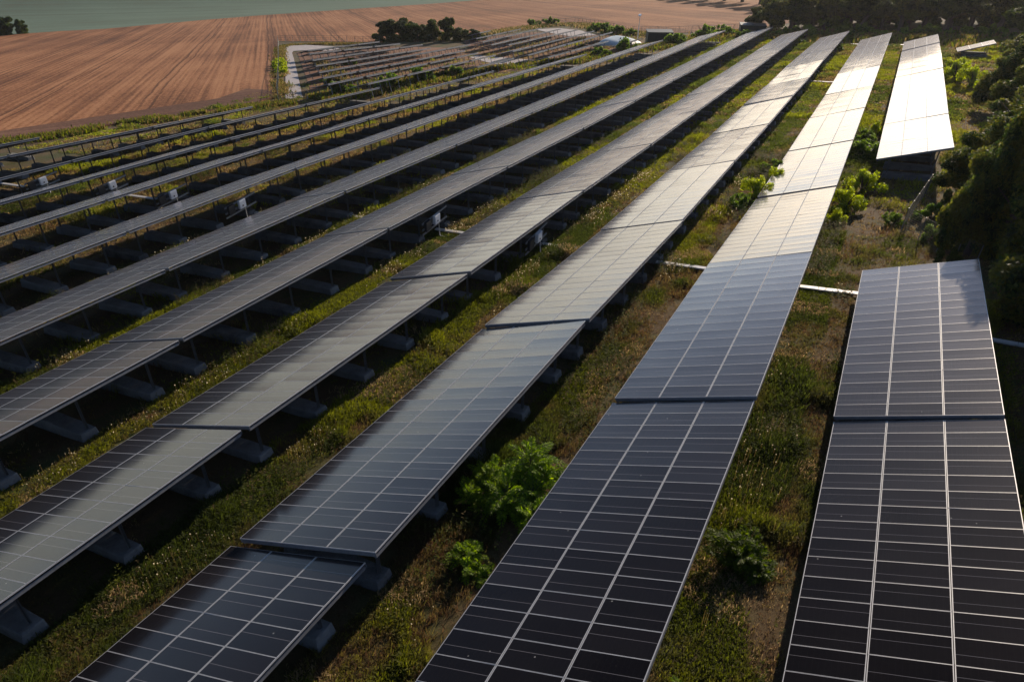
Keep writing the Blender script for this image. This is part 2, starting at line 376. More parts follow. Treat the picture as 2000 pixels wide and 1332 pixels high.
def streaked(name, deg, stops, fine=1.0, broad=.16, bump=.5, tram=0):
    """Farmland with tillage lines running along azimuth `deg`."""
    m = bpy.data.materials.new(name); n, l, b = nt(m)
    g = n.new('ShaderNodeNewGeometry'); mp = n.new('ShaderNodeMapping'); mp.vector_type = 'POINT'
    mp.inputs['Rotation'].default_value = (0, 0, math.radians(deg))   # line direction -> local Y
    l.new(g.outputs['Position'], mp.inputs['Vector'])
    sc = n.new('ShaderNodeVectorMath'); sc.operation = 'MULTIPLY'; sc.inputs[1].default_value = (1, .012, .0)
    l.new(mp.outputs[0], sc.inputs[0])
    a = noise(n, l, sc.outputs[0], fine, 3, .6, .05); c = noise(n, l, sc.outputs[0], broad, 3, .6, .1)
    w = noise(n, l, g.outputs['Position'], .02, 5, .6); gr = noise(n, l, g.outputs['Position'], 1.9, 7, .78)
    t = mathn(n, l, 'ADD', mathn(n, l, 'MULTIPLY', a, .45), mathn(n, l, 'MULTIPLY', c, .55))
    t = mathn(n, l, 'ADD', t, mathn(n, l, 'MULTIPLY', mathn(n, l, 'SUBTRACT', w, .5), .45))
    t = mathn(n, l, 'ADD', t, mathn(n, l, 'MULTIPLY', mathn(n, l, 'SUBTRACT', gr, .5), .95))
    if tram:
        sx = n.new('ShaderNodeSeparateXYZ'); l.new(mp.outputs[0], sx.inputs[0])
        wv = mathn(n, l, 'ADD', sx.outputs[0], mathn(n, l, 'MULTIPLY', w, 3.0))
        for o in (0.0, .085):
            fq = mathn(n, l, 'FRACT', mathn(n, l, 'ADD', mathn(n, l, 'DIVIDE', wv, tram), o))
            t = mathn(n, l, 'SUBTRACT', t, mathn(n, l, 'MULTIPLY', mathn(n, l, 'LESS_THAN', fq, .022), .16))
        fu = mathn(n, l, 'SINE', mathn(n, l, 'MULTIPLY', sx.outputs[0], 6.2832 / 1.5))
        t = mathn(n, l, 'ADD', t, mathn(n, l, 'MULTIPLY', fu, .035))
    col = ramp(n, l, t, stops)
    l.new(col, b.inputs['Base Color']); b.inputs['Roughness'].default_value = .95; b.inputs['Specular IOR Level'].default_value = .1
    bp = n.new('ShaderNodeBump'); bp.inputs['Strength'].default_value = bump; bp.inputs['Distance'].default_value = .15
    l.new(a, bp.inputs['Height']); l.new(bp.outputs[0], b.inputs['Normal'])
    return m


def plains_material():
    m = bpy.data.materials.new('far_farmland'); n, l, b = nt(m)
    g = n.new('ShaderNodeNewGeometry')
    v = n.new('ShaderNodeTexVoronoi'); v.inputs['Scale'].default_value = .0022; v.distance = 'CHEBYCHEV'
    l.new(g.outputs['Position'], v.inputs['Vector'])
    sp = n.new('ShaderNodeSeparateColor'); l.new(v.outputs['Color'], sp.inputs[0])
    c = ramp(n, l, sp.outputs[0], [(0, (.38, .26, .17)), (.35, (.30, .26, .15)), (.6, (.46, .34, .23)), (.85, (.20, .19, .11)), (1, (.50, .40, .28))])
    gr = noise(n, l, g.outputs['Position'], .05, 6, .7)
    c = mixc(n, l, mathn(n, l, 'MULTIPLY', gr, .5), c, (.12, .10, .06))
    l.new(c, b.inputs['Base Color']); b.inputs['Roughness'].default_value = .95; b.inputs['Specular IOR Level'].default_value = .1
    return m


MAT_GROUND = ground_material()
MAT_FIELD = streaked('ploughed_soil', -42.9, [(.34, (.09, .036, .015)), (.5, (.25, .102, .042)), (.64, (.38, .18, .082))], 1.5, .2, .6, 21.0)
MAT_HEAD = streaked('headland_soil', 36., [(.35, (.085, .040, .024)), (.5, (.13, .062, .037)), (.65, (.19, .10, .06))], .7, .14)
MAT_GREEN = streaked('young_crop', 60.0, [(.28, (.11, .095, .065)), (.42, (.10, .14, .095)), (.7, (.14, .19, .135))], .25, .03)
MAT_TRACK = simple('pale_gravel', (.34, .30, .285), .95, 0, .14, 1.2, .3)
MAT_PLAIN = plains_material()

# ------------------------------------------------------------------ terrain
xs = np.unique(np.concatenate([[-5000, -4200, -3500, -3000, -2500, -2100, -1700, -1400, -1200, -1000, -850], np.arange(-750, -180, 10), np.arange(-180, 32, 1.25), np.arange(32, 120, 6), [140, 180, 240, 320, 450, 700, 1100, 1800, 3000]]))
ys = np.unique(np.concatenate([[-600, -400, -250, -150, -100, -60], np.arange(-40, -8, 4), np.arange(-8, 225, 1.25), np.arange(225, 620, 9), [650, 700, 780, 900, 1100, 1400, 1800, 2300, 3000, 4000, 5000]]))
GX, GY = np.meshgrid(xs, ys)
GZ = zg(GX, GY)
inpark = (GX > -178) & (GX < 30) & (GY > -10) & (GY < 224)
GZ = GZ + np.clip((GX + 66) / 10, .12, 1) * np.where(inpark, (fbm(GX * .7, GY * .7, 3) - .5) * .16 + (fbm(GX * .13, GY * .13, 5) - .5) * .18, 0)
nx, ny = len(xs), len(ys)
me = bpy.data.meshes.new('ground')
V = np.stack([GX, GY, GZ], -1).reshape(-1, 3)
idx = np.arange(nx * ny).reshape(ny, nx)
F = np.stack([idx[:-1, :-1], idx[:-1, 1:], idx[1:, 1:], idx[1:, :-1]], -1).reshape(-1, 4)
me.vertices.add(len(V)); me.vertices.foreach_set('co', V.astype('f').reshape(-1))
me.loops.add(F.size); me.loops.foreach_set('vertex_index', F.astype('i').reshape(-1))
me.polygons.add(len(F)); me.polygons.foreach_set('loop_start', np.arange(0, F.size, 4, dtype='i')); me.polygons.foreach_set('loop_total', np.full(len(F), 4, 'i'))
me.materials.append(MAT_GROUND); me.materials.append(MAT_PLAIN)
cx = V[F].mean(1)
me.polygons.foreach_set('material_index', ((np.hypot(cx[:, 0], cx[:, 1]) > 330) | (cx[:, 0] < -180)).astype('i'))
me.polygons.foreach_set('use_smooth', np.ones(len(F), bool))
me.update()
tag(link('ground', me), kind='structure')


def sheet(name, poly, res, mat, lift):
    """A flat piece of land: polygon cut into a grid and laid on the terrain."""
    bm = bmesh.new()
    vs = [bm.verts.new((x, y, 0)) for x, y in poly]
    bm.faces.new(vs)
    for a in (0, 1):
        lo = min(p[a] for p in poly); hi = max(p[a] for p in poly)
        k = math.ceil(lo / res) * res
        while k < hi:
            no = [0, 0, 0]; no[a] = 1; co = [0, 0, 0]; co[a] = k
            bmesh.ops.bisect_plane(bm, geom=bm.verts[:] + bm.edges[:] + bm.faces[:], plane_co=co, plane_no=no, dist=1e-5)
            k += res
    bmesh.ops.triangulate(bm, faces=[f for f in bm.faces if len(f.verts) > 4])
    P = np.array([v.co[:] for v in bm.verts]); Z = zg(P[:, 0], P[:, 1]) + lift
    for v, z in zip(bm.verts, Z): v.co.z = z
    bmesh.ops.recalc_face_normals(bm, faces=bm.faces[:])
    if sum(f.normal.z for f in bm.faces) < 0: bmesh.ops.reverse_faces(bm, faces=bm.faces[:])
    me = bpy.data.meshes.new(name); bm.to_mesh(me); bm.free(); me.materials.append(mat)
    me.polygons.foreach_set('use_smooth', np.ones(len(me.polygons), bool))
    return tag(link(name, me), kind='structure')


FAR_EDGE = [(-420, 60), (-356, 205), (-340, 228), (-324.4, 238.4), (-311, 286.2), (-299.5, 309.7), (-267.7, 354.3), (-240, 388.8), (-222.9, 418.4), (-194, 465), (-150, 540)]
sheet('brown_field', [(-170, -30), (-140, 20), (-103.5, 54), (-100, 71), (-95.5, 80), (-92.4, 90), (-93.5, 98.5), (-119.5, 127.5), (-176.5, 190), (-154.7, 190), (-137, 192), (-122, 206), (-113, 240), (-100, 250), (-84, 236), (-70, 216), (-58, 212), (-44, 216), (-36, 226), (-10, 300), (20, 420), (0, 520)] + FAR_EDGE[::-1], 9.0, MAT_FIELD, .10)
sheet('field_headland', [(-150, 10), (-103.8, 53), (-100.4, 71), (-96, 80), (-92.9, 90), (-94, 98), (-99, 104), (-106, 104), (-103, 94), (-107.5, 80), (-113, 62), (-160, 14)], 5.0, MAT_HEAD, .16)
sheet('green_field', [(-420, 60), (-700, 40), (-760, 560), (-330, 700), (-150, 540)] + FAR_EDGE[-2:0:-1], 14.0, MAT_GREEN, .10)
MAT_RED = streaked('bare_red_soil', 0., [(.3, (.11, .055, .032)), (.5, (.19, .10, .062)), (.7, (.27, .155, .10))], .6, .2)
sheet('array_ground', [(-133, 150), (-146, 164), (-138, 172), (-132, 182), (-112, 182), (-96, 178), (-80, 156), (-66, 140), (-70, 122), (-82, 101), (-87, 100)], 5.0, MAT_RED, .07)
sheet('array_ground', [(-112, 196), (-108, 210), (-100, 218), (-84, 214), (-66, 203), (-54, 184), (-56, 166), (-66, 148), (-78, 152), (-92, 168)], 5.0, MAT_RED, .07)
sheet('gravel_track', [(-88.6, 94.6), (-90.4, 97), (-111, 120.2), (-135, 147), (-158.5, 172), (-160.4, 175), (-160, 178), (-157, 180.3), (-145, 178.6), (-139, 174), (-139.5, 169), (-146.5, 168.5), (-149, 166), (-146, 162), (-134.4, 149.5), (-107, 119.5), (-85.6, 96)], 3.0, MAT_TRACK, .13)
sheet('service_track', [(-92, 165.5), (-82, 159.5), (-68.7, 152.2), (-63, 146.5), (-64.5, 142.5), (-70.6, 141.2), (-80.3, 150), (-90, 160)], 3.0, MAT_TRACK, .13)
sheet('upper_track', [(-104, 227), (-97, 231), (-86, 222), (-76, 208), (-81, 204), (-90, 212)], 3.0, MAT_TRACK, .12)

# ------------------------------------------------------------------ solar tables
PM, ML = .9754, 2.0                      # module pitch along the row / across the slope
W3 = 3 * ML


def module_geo(mb, x0, x1, y0, y1, flip, dz=(0, 0, 0, 0), sag=.0035, gl=0, fr=1, bk=2):
    """One framed module: sagging glass, frame rim, sides, backsheet. dz lifts the four corners."""
    def h(x, y):
        a = (x - x0) / (x1 - x0); b = (y - y0) / (y1 - y0)
        return dz[0] * (1 - a) * (1 - b) + dz[1] * a * (1 - b) + dz[2] * a * b + dz[3] * (1 - a) * b
    wx, wy = .024, .012; X0, X1, Y0, Y1 = x0 + wx, x1 - wx, y0 + wy, y1 - wy
    NXg, NYg = 3, 4
    base = len(mb.v)
    for j in range(NYg + 1):
        for i in range(NXg + 1):
            a, b = i / NXg, j / NYg; x = X0 + (X1 - X0) * a; y = Y0 + (Y1 - Y0) * b
            mb.v.append((x, y, h(x, y) - .003 - sag * (4 * b * (1 - b)) * (.6 + .4 * 4 * a * (1 - a))))
    for j in range(NYg):
        for i in range(NXg):
            q = base + j * (NXg + 1) + i
            mb.f.append((q, q + 1, q + NXg + 2, q + NXg + 1)); mb.m.append(gl); mb.sm.append(True)
            uv = [(i / NXg, j / NYg), ((i + 1) / NXg, j / NYg), ((i + 1) / NXg, (j + 1) / NYg), (i / NXg, (j + 1) / NYg)]
            mb.uv.append([(1 - a, 1 - b) for a, b in uv] if flip else uv)
    o = [(x0, y0), (x1, y0), (x1, y1), (x0, y1)]; inn = [(X0, Y0), (X1, Y0), (X1, Y1), (X0, Y1)]
    for k in range(4):
        a, b = o[k], o[(k + 1) % 4]; c, d = inn[(k + 1) % 4], inn[k]
        mb.quad([(*a, h(*a)), (*b, h(*b)), (*c, h(*c)), (*d, h(*d))], fr)
        mb.quad([(*a, h(*a) - .04), (*b, h(*b) - .04), (*b, h(*b)), (*a, h(*a))], fr)
    mb.quad([(*o[0], h(*o[0]) - .04), (*o[3], h(*o[3]) - .04), (*o[2], h(*o[2]) - .04), (*o[1], h(*o[1]) - .04)], bk)


def set_tone(me, per):
    a = me.attributes.new('tone', 'FLOAT', 'FACE'); a.data.foreach_set('value', np.asarray(per, 'f'))


def deck_mesh(name, n, cols, seed, jit=.004):
    r = np.random.default_rng(seed); mb = MB(); tones = []
    for c in range(cols):
        for k in range(n):
            i = len(mb.f); d = r.normal(0, jit, 4)
            module_geo(mb, c * ML + .012, (c + 1) * ML - .012, k * PM + .004, (k + 1) * PM - .004, (k + c) % 2 == 0, d)
            tones += [r.random()] * (len(mb.f) - i)
    me = mb.mesh(name, [MAT_GLASS, MAT_FRAME, MAT_BACK], uv=True); set_tone(me, tones)
    return me


MOD = []
for v_ in range(4):
    r_ = np.random.default_rng(50 + v_); mb = MB()
    module_geo(mb, -ML / 2 + .012, ML / 2 - .012, -PM / 2 + .004, PM / 2 - .004, False, r_.normal(0, .0035, 4))
    me_ = mb.mesh('solar_module', [MAT_GLASS, MAT_FRAME, MAT_BACK], uv=True); set_tone(me_, [r_.random()] * len(me_.polygons)); MOD.append(me_)
DECK = {18: [deck_mesh('panel_deck', 18, 3, s) for s in (1, 2, 3, 4, 5)], 9: [deck_mesh('panel_deck', 9, 3, 9)], 7: [deck_mesh('panel_deck', 7, 3, 10)]}
POSTS_AT = [1.15, 4.90, 8.65, 12.40, 16.15]
FRONT_A, REAR_A = 1.2, 4.98


def frame_mesh(L, W, posts, purl):
    mb = MB()
    for a in purl: mb.box(a - .03, a + .03, .03, L - .03, -.115, -.042)
    mb.box(W - .15, W - .07, .03, L - .03, -.24, -.117); mb.box(.07, .15, .03, L - .03, -.24, -.117)
    for b in posts: mb.box(.3, W - .3, b - .03, b + .03, -.225, -.117)
    for b0, b1 in ((0.0, .025), (L - .025, L)): mb.box(.02, W - .02, b0, b1, -.175, -.044)
    return mb.mesh('support_frame', MAT_STEEL)


FRAME = {}


def get_frame(n):
    if n not in FRAME:
        L = n * PM
        FRAME[n] = frame_mesh(L, W3, [p for p in POSTS_AT if p < L - .4], (.45, 1.55, 2.45, 3.55, 4.45, 5.55))
    return FRAME[n]


def post_mesh():
    mb = MB()       # open C-channel, unit height
    o = [(-.05, -.045), (.05, -.045), (.05, -.033), (-.038, -.033), (-.038, .033), (.05, .033), (.05, .045), (-.05, .045)]
    k = len(o)
    for i in range(k):
        a, b = o[i], o[(i + 1) % k]
        mb.quad([(*a, 0), (*b, 0), (*b, 1), (*a, 1)])
    return mb.mesh('post', MAT_STEEL)


POST = post_mesh()


def block_mesh():
    bm = bmesh.new()
    lb, wb, lt, wt, h0, h1 = 2.10, .47, 2.02, .38, -.25, .50
    vs = [bm.verts.new(p) for p in ((-lb, -wb, h0), (lb, -wb, h0), (lb, wb, h0), (-lb, wb, h0), (-lt, -wt, h1), (lt, -wt, h1), (lt, wt, h1), (-lt, wt, h1))]
    for q in ((0, 3, 2, 1), (4, 5, 6, 7), (0, 1, 5, 4), (1, 2, 6, 5), (2, 3, 7, 6), (3, 0, 4, 7)): bm.faces.new([vs[i] for i in q])
    bmesh.ops.bevel(bm, geom=bm.edges[:], offset=.07, segments=2, affect='EDGES', profile=.6)
    bmesh.ops.subdivide_edges(bm, edges=[e for e in bm.edges if e.calc_length() > .8], cuts=6, use_grid_fill=True)
    r = np.random.default_rng(3)
    for v in bm.verts: v.co += Vector(r.normal(0, .008, 3))
    me = bpy.data.meshes.new('concrete_block'); bm.to_mesh(me); bm.free(); me.materials.append(MAT_CONC)
    return me


BLOCK = block_mesh()
ORD = ['', 'first', 'second', 'third', 'fourth', 'fifth', 'sixth', 'seventh', 'eighth', 'ninth', 'tenth', 'eleventh', 'twelfth', 'thirteenth']


def basis(hi0, hi1, tilt):
    u = np.array(hi1, float) - np.array(hi0, float); u /= np.linalg.norm(u)
    h = np.array([u[1], -u[0], 0]); h /= np.linalg.norm(h)
    up = np.cross(h, u); t = math.radians(tilt)
    v = math.cos(t) * h + math.sin(t) * up
    return u, v, np.cross(v, u)


def rot_of(u, v, nn):
    return Matrix(((v[0], u[0], nn[0]), (v[1], u[1], nn[1]), (v[2], u[2], nn[2])))


tab_rng = np.random.default_rng(21)


def solar_table(hi0, hi1, n, tilt, label, group, detailed):
    u, v, nn = basis(hi0, hi1, tilt)
    lo = np.array(hi0, float) - v * W3
    L = n * PM
    c = lo + v * W3 / 2 + u * L / 2
    base = np.array([c[0], c[1], z1(c[0], c[1])])
    t = tag(empty('solar_table', base), label, 'solar panels', group)
    Rm = rot_of(u, v, nn); e = Rm.to_euler()
    off = lo - base
    if detailed:
        for ci in range(3):
            for k in range(n):
                p = off + v * (ci + .5) * ML + u * (k + .5) * PM
                R2 = Rm @ Matrix.Rotation(tab_rng.normal(0, .0016), 3, 'Y') @ Matrix.Rotation(tab_rng.normal(0, .0022), 3, 'X')
                if (k + ci) % 2 == 0: R2 = R2 @ Matrix.Rotation(math.pi, 3, 'Z')
                link('solar_module', MOD[int(tab_rng.integers(4))], t, p, R2.to_euler())
    else:
        link('panel_deck', DECK[n][int(tab_rng.integers(len(DECK[n])))], t, off, e)
    link('support_frame', get_frame(n), t, off, e)
    for pb in POSTS_AT:
        if pb > L - .4: continue
        f3 = lo + v * FRONT_A + u * pb - nn * .22
        r3 = lo + v * REAR_A + u * pb - nn * .22
        yb = (f3[1] + r3[1]) / 2; xb = (f3[0] + r3[0]) / 2
        zf, zr = z1(f3[0], yb), z1(r3[0], yb)
        ang = math.atan2((zr - zf) * .75, r3[0] - f3[0])
        zc = z1(xb, yb)
        ay = math.atan2((z1(xb, yb + 1) - z1(xb, yb - 1)) / 2, 1) * .6
        link('concrete_block', BLOCK, t, np.array([xb, yb, zc]) - base, (ay, -ang + float(tab_rng.normal(0, .008)), float(tab_rng.normal(0, .012))))
        for q in (f3, r3):
            zb = zc + .45 + math.tan(ang) * (q[0] - xb)
            if q[2] - zb < .1: zb = q[2] - .1
            o = link('post', POST, t, np.array([q[0], q[1], zb]) - base); o.scale = (1, 1, q[2] - zb)
    return t


def row_name(k):
    return 'the rightmost long row' if k == 1 else f'the {ORD[k]} row from the right'


ALL = {}     # row -> list of (hi0, hi1, n, tilt, detailed)
def add(r, a, b, tilt=21.6, det=False, n=None):
    a, b = np.array(a, float), np.array(b, float)
    if n is None:
        d = np.linalg.norm(b - a); n = 18 if d > 14 else 9
    ALL.setdefault(r, []).append((a, b, n, tilt, det))


for r in range(1, 13):
    for s in 'abc':
        k = f'R{r}{s}'
        if k in NEAR: add(r, NEAR[k][0], NEAR[k][1], NEAR[k][2] - (.7 if r == 4 else .6 if k == 'R3c' else 0), True)
    key = {1: 'R1far', 2: 'R2far', 3: 'R3far'}.get(r, f'R{r}')
    js = [np.array(p) for p in ROWS[key]]
    for i, (a, b) in enumerate(zip(js[:-1], js[1:])):
        a, b = a.copy(), b.copy()
        j_ = .02 if r < 4 else .008; b[2] += tab_rng.normal(0, j_) - j_ * .8; a[2] += tab_rng.normal(0, j_) + j_ * .8
        d = b - a; b = a + d * (1 - .07 / np.linalg.norm(d))
        if r >= 4: det = a[1] < 30 and r in (5,)
        else: det = a[1] < 60 and r in (2, 3) and i < 1
        add(r, a, b, {1: 21.6, 2: 21.4, 3: 21.1, 4: 20.0}.get(r, 20.0) + tab_rng.normal(0, .45), det)

for r, lst in ALL.items():
    N = len(lst)
    for i, (a, b, n, tilt, det) in enumerate(lst):
        pos = 'nearest' if i == 0 else ('farthest' if i == N - 1 else ORD[i + 1] + ' nearest')
        lab = f'dark solar table, {pos} of {row_name(r)}'
        if n == 9: lab = f'short solar table, {pos} of {row_name(r)}'
        solar_table(a, b, n, tilt, lab, 'solar tables of the long rows', det)
# the short lone table near the trees
ua = np.array([0, .989, -.145])
hi = np.array([15.9, 163.6, -36.2])
solar_table(hi, hi + ua * 7, 7, 21.6, 'short lone solar table in front of the trees at the far right', 'solar tables of the long rows', False)

# ------------------------------------------------------------------ small tables of the far arrays
SM_DECK = {}
SM_FRAME = {}


def small_parts(n):
    if n not in SM_DECK:
        SM_DECK[n] = [deck_mesh('panel_deck', n, 2, 30 + n, .004), deck_mesh('panel_deck', n, 2, 60 + n, .004)]
        mb = MB(); L = n * PM; W = 2 * ML
        for a in (.5, 1.5, 2.5, 3.5): mb.box(a - .03, a + .03, .03, L - .03, -.115, -.042)
        mb.box(W - .15, W - .05, .03, L - .03, -.28, -.117)
        k = max(2, int(round(L / 2.7)))
        for j in range(k):
            b = L * (j + .5) / k
            mb.box(.3, W - .3, b - .03, b + .03, -.2, -.117)
            for a, hh in ((.8, 1.1), (3.3, 2.0)): mb.box(a - .045, a + .045, b - .04, b + .04, -hh - .2, -.2)
        SM_FRAME[n] = mb.mesh('support_frame', MAT_STEEL)
    return SM_DECK[n], SM_FRAME[n]


def small_table(hi0, hi1, n, label, group):
    u, v, nn = basis(hi0, hi1, 20 + tab_rng.normal(0, .8))
    lo = np.array(hi0, float) - v * 2 * ML
    c = lo + v * ML + u * n * PM / 2
    base = np.array([c[0], c[1], z1(c[0], c[1])])
    t = tag(empty('solar_table', base), label, 'solar panels', group)
    D, Fm = small_parts(n); e = rot_of(u, v, nn).to_euler()
    link('panel_deck', D[int(tab_rng.integers(2))], t, lo - base, e)
    link('support_frame', Fm, t, lo - base, e)


FAR_A = [[[-126.0, 145.33, -53.34], [-126.0, 175.03, -58.19]], [[-118.4, 136.96, -50.93], [-118.4, 174.36, -57.45]], [[-111.0, 129.15, -49.25], [-111.0, 173.38, -56.46]], [[-103.6, 121.27, -47.27], [-103.6, 165.46, -54.41]], [[-96.4, 113.51, -45.36], [-96.4, 172.38, -54.17]], [[-89.3, 106.1, -43.25], [-89.3, 157.86, -51.03]], [[-82.3, 98.79, -41.16], [-82.3, 151.74, -49.0]], [[-75.2, 100.13, -40.29], [-75.2, 146.3, -47.09]], [[-68.2, 124.47, -42.9], [-68.2, 140.54, -45.28]]]
FAR_B = [[[-106.5, 195.77, -57.95], [-106.5, 202.96, -58.9]], [[-100.0, 182.02, -55.43], [-100.0, 209.99, -59.1]], [[-93.5, 173.55, -53.45], [-93.5, 209.75, -57.99]], [[-87.0, 165.83, -51.37], [-87.0, 208.76, -57.12]], [[-80.8, 162.63, -49.75], [-80.8, 206.4, -56.02]], [[-74.4, 151.91, -47.67], [-74.4, 202.49, -54.59]], [[-67.8, 145.83, -46.0], [-67.8, 198.92, -53.2]], [[-61.2, 140.77, -44.2], [-61.2, 177.06, -49.49]], [[-54.6, 168.39, -47.19], [-54.6, 182.37, -49.19]]]

for gname, rowsl, noun in ((FAR_A, 'small solar tables of the far left array', 'far left array'), (FAR_B, 'small solar tables of the far upper array', 'far upper array')):
    for ri, poly in enumerate(gname):
        pts = [np.array(p, float) for p in poly]
        segs = []
        for a, b in zip(pts[:-1], pts[1:]):
            L = np.linalg.norm(b - a); k = max(1, int(round(L / 10.9)))
            for j in range(k): segs.append((a + (b - a) * j / k, a + (b - a) * (j + 1) / k))
        for i, (a, b) in enumerate(segs):
            n = max(3, int(np.linalg.norm(b - a) / PM))
            place = 'left end' if i == 0 else ('right end' if i == len(segs) - 1 else f'{ORD[i + 1]} from the left')
            rn = 'topmost' if ri == 0 else ('lowest' if ri == len(gname) - 1 else ORD[ri + 1] + ' from the top')
            small_table(a, b, n, f'small solar table, {place}, {rn} row, {noun}', rowsl)

# ------------------------------------------------------------------ inverters and cable trays
def inverter(x, y, h, label):
    z = z1(x, y)
    t = tag(empty('inverter_unit', (x, y, z)), label, 'inverter', 'inverters hung under the rows')
    mb = MB(); mb.box(.0, .26, -.36, .36, h - .36, h + .36)
    bm = bmesh.new(); tm = mb.mesh('tmp', MAT_WHITE); bm.from_mesh(tm)
    bmesh.ops.bevel(bm, geom=bm.edges[:], offset=.03, segments=2, affect='EDGES')
    me = bpy.data.meshes.new('casing'); bm.to_mesh(me); bm.free(); me.materials.append(MAT_WHITE); link('casing', me, t)
    mb = MB(); mb.tube([(.262, -.02, h - .13), (.275, -.02, h - .13)], [.075, .07], 14); b_ = link('badge', mb.mesh('badge', MAT_DARK), t)
    for zz, ya, yb in ((h + .25, -1.75, 1.75), (h - .25, -1.75, .1), (h - .62, -1.75, 1.75)):
        mb = MB(); mb.box(-.07, -.012, ya, yb, zz - .07, zz + .07); link('mounting_rail', mb.mesh('mounting_rail', MAT_RAIL), t)
    mb = MB(); mb.tube([(.16, .25, h - .34), (.18, .25, .5), (.22, .25, .12), (.8, .3, .08)], [.035] * 4, 8); link('conduit', mb.mesh('conduit', MAT_TRAY), t)
    mb = MB(); mb.box(-.01, .2, -1.5, -.85, h - .42, h + .32); link('junction_cabinet', mb.mesh('junction_cabinet', MAT_DARK), t)


for x, y, h, r in ((-70.95, 40.9, 1.5, 10), (-62.1, 41.9, 1.55, 9), (-53.6, 41.5, 1.5, 8), (-44.9, 41.0, 1.65, 7), (-27.4, 43.2, 1.65, 5), (-18.7, 42.6, 1.5, 4)):
    inverter(x, y, h, f'white inverter box with dark badge under {row_name(r)}')


def tray(a, b, label):
    a3 = np.array([a[0], a[1], z1(*a) + .2]); b3 = np.array([b[0], b[1], z1(*b) + .2])
    t = tag(empty('cable_tray', a3 - [0, 0, .2]), label, 'cable tray', 'cable trays crossing the grass')
    d = b3 - a3; L = np.linalg.norm(d); d /= L; s = np.cross(d, (0, 0, 1)); s /= np.linalg.norm(s); w = np.cross(s, d)
    mb = MB(); ns = max(1, int(round(L / 1.5)))
    for j in range(ns):
        mb.obox(a3 + d * L * (j + .5) / ns + [0, 0, float(tab_rng.normal(0, .006))] - (a3 - [0, 0, .2]), d * (L / ns / 2 - .012), s * (.15 + float(tab_rng.normal(0, .004))), w * .045)
    link('tray_cover', mb.mesh('tray_cover', MAT_TRAY), t)
    mb = MB(); k = max(2, int(L / 1.6))
    for j in range(k):
        p = a3 + d * L * (j + .5) / k; mb.box(*[q for q in (p[0] - .05 - a3[0], p[0] + .05 - a3[0], p[1] - .12 - a3[1], p[1] + .12 - a3[1], p[2] - .25 - a3[2] + .2, p[2] - .05 - a3[2] + .2)])
    link('support_feet', mb.mesh('support_feet', MAT_STEEL), t)


for i, (a, b) in enumerate((((-1.6, 42.9), (3.0, 43.1)), ((-10.4, 43.9), (-6.6, 43.8)), ((-19.2, 44.4), (-15.2, 44.3)), ((-28.2, 44.5), (-24.0, 44.4)), ((-38.2, 44.9), (-33.0, 44.8)), ((-46.4, 42.8), (-41.5, 42.6)))):
    tray(a, b, f'pale cable tray crossing the grass between the {ORD[i + 1]} and {ORD[i + 2]} rows from the right')
tray((-62.5, 43.0), (-58.0, 42.9), 'pale cable tray between the eighth and ninth rows, near the left edge')
tray((-80.4, 41.8), (-75.8, 41.7), 'pale cable tray between the tenth and eleventh rows, at the left edge')
tray((7.2, 39.3), (12.5, 38.9), 'dull cable tray on the shaded ground right of the rightmost long row')
tray((-11.5, 129.2), (-6.4, 128.2), 'thin distant cable tray crossing between the second and third rows from the right')
tray((-9.6, 184.9), (-6.6, 184.6), 'pale tray at the far end between the second and third rows')
tray((-1.6, 183.9), (2.2, 183.6), 'pale tray at the far end between the first and second rows')

# ------------------------------------------------------------------ grass and weeds between the rows
def in_view(P, mx=1.06):
    q = P @ M.T
    w = np.maximum(q[:, 2], .1)
    u = FOCAL * q[:, 0] / w / 1000.0; v = FOCAL * q[:, 1] / w / 666.0
    return (q[:, 2] > 1) & (np.abs(u) < mx) & (np.abs(v) < mx + .02)


def lateral(x, y):
    return np.mod(x + 1.0 + .0005 * y, 8.72)


PALE = np.array([.27, .20, .11]); DRYC = np.array([.13, .095, .040]); GRN = np.array([.045, .058, .013]); LIME = np.array([.112, .122, .018]); BRN = np.array([.095, .058, .034]); DKG = np.array([.035, .065, .016])


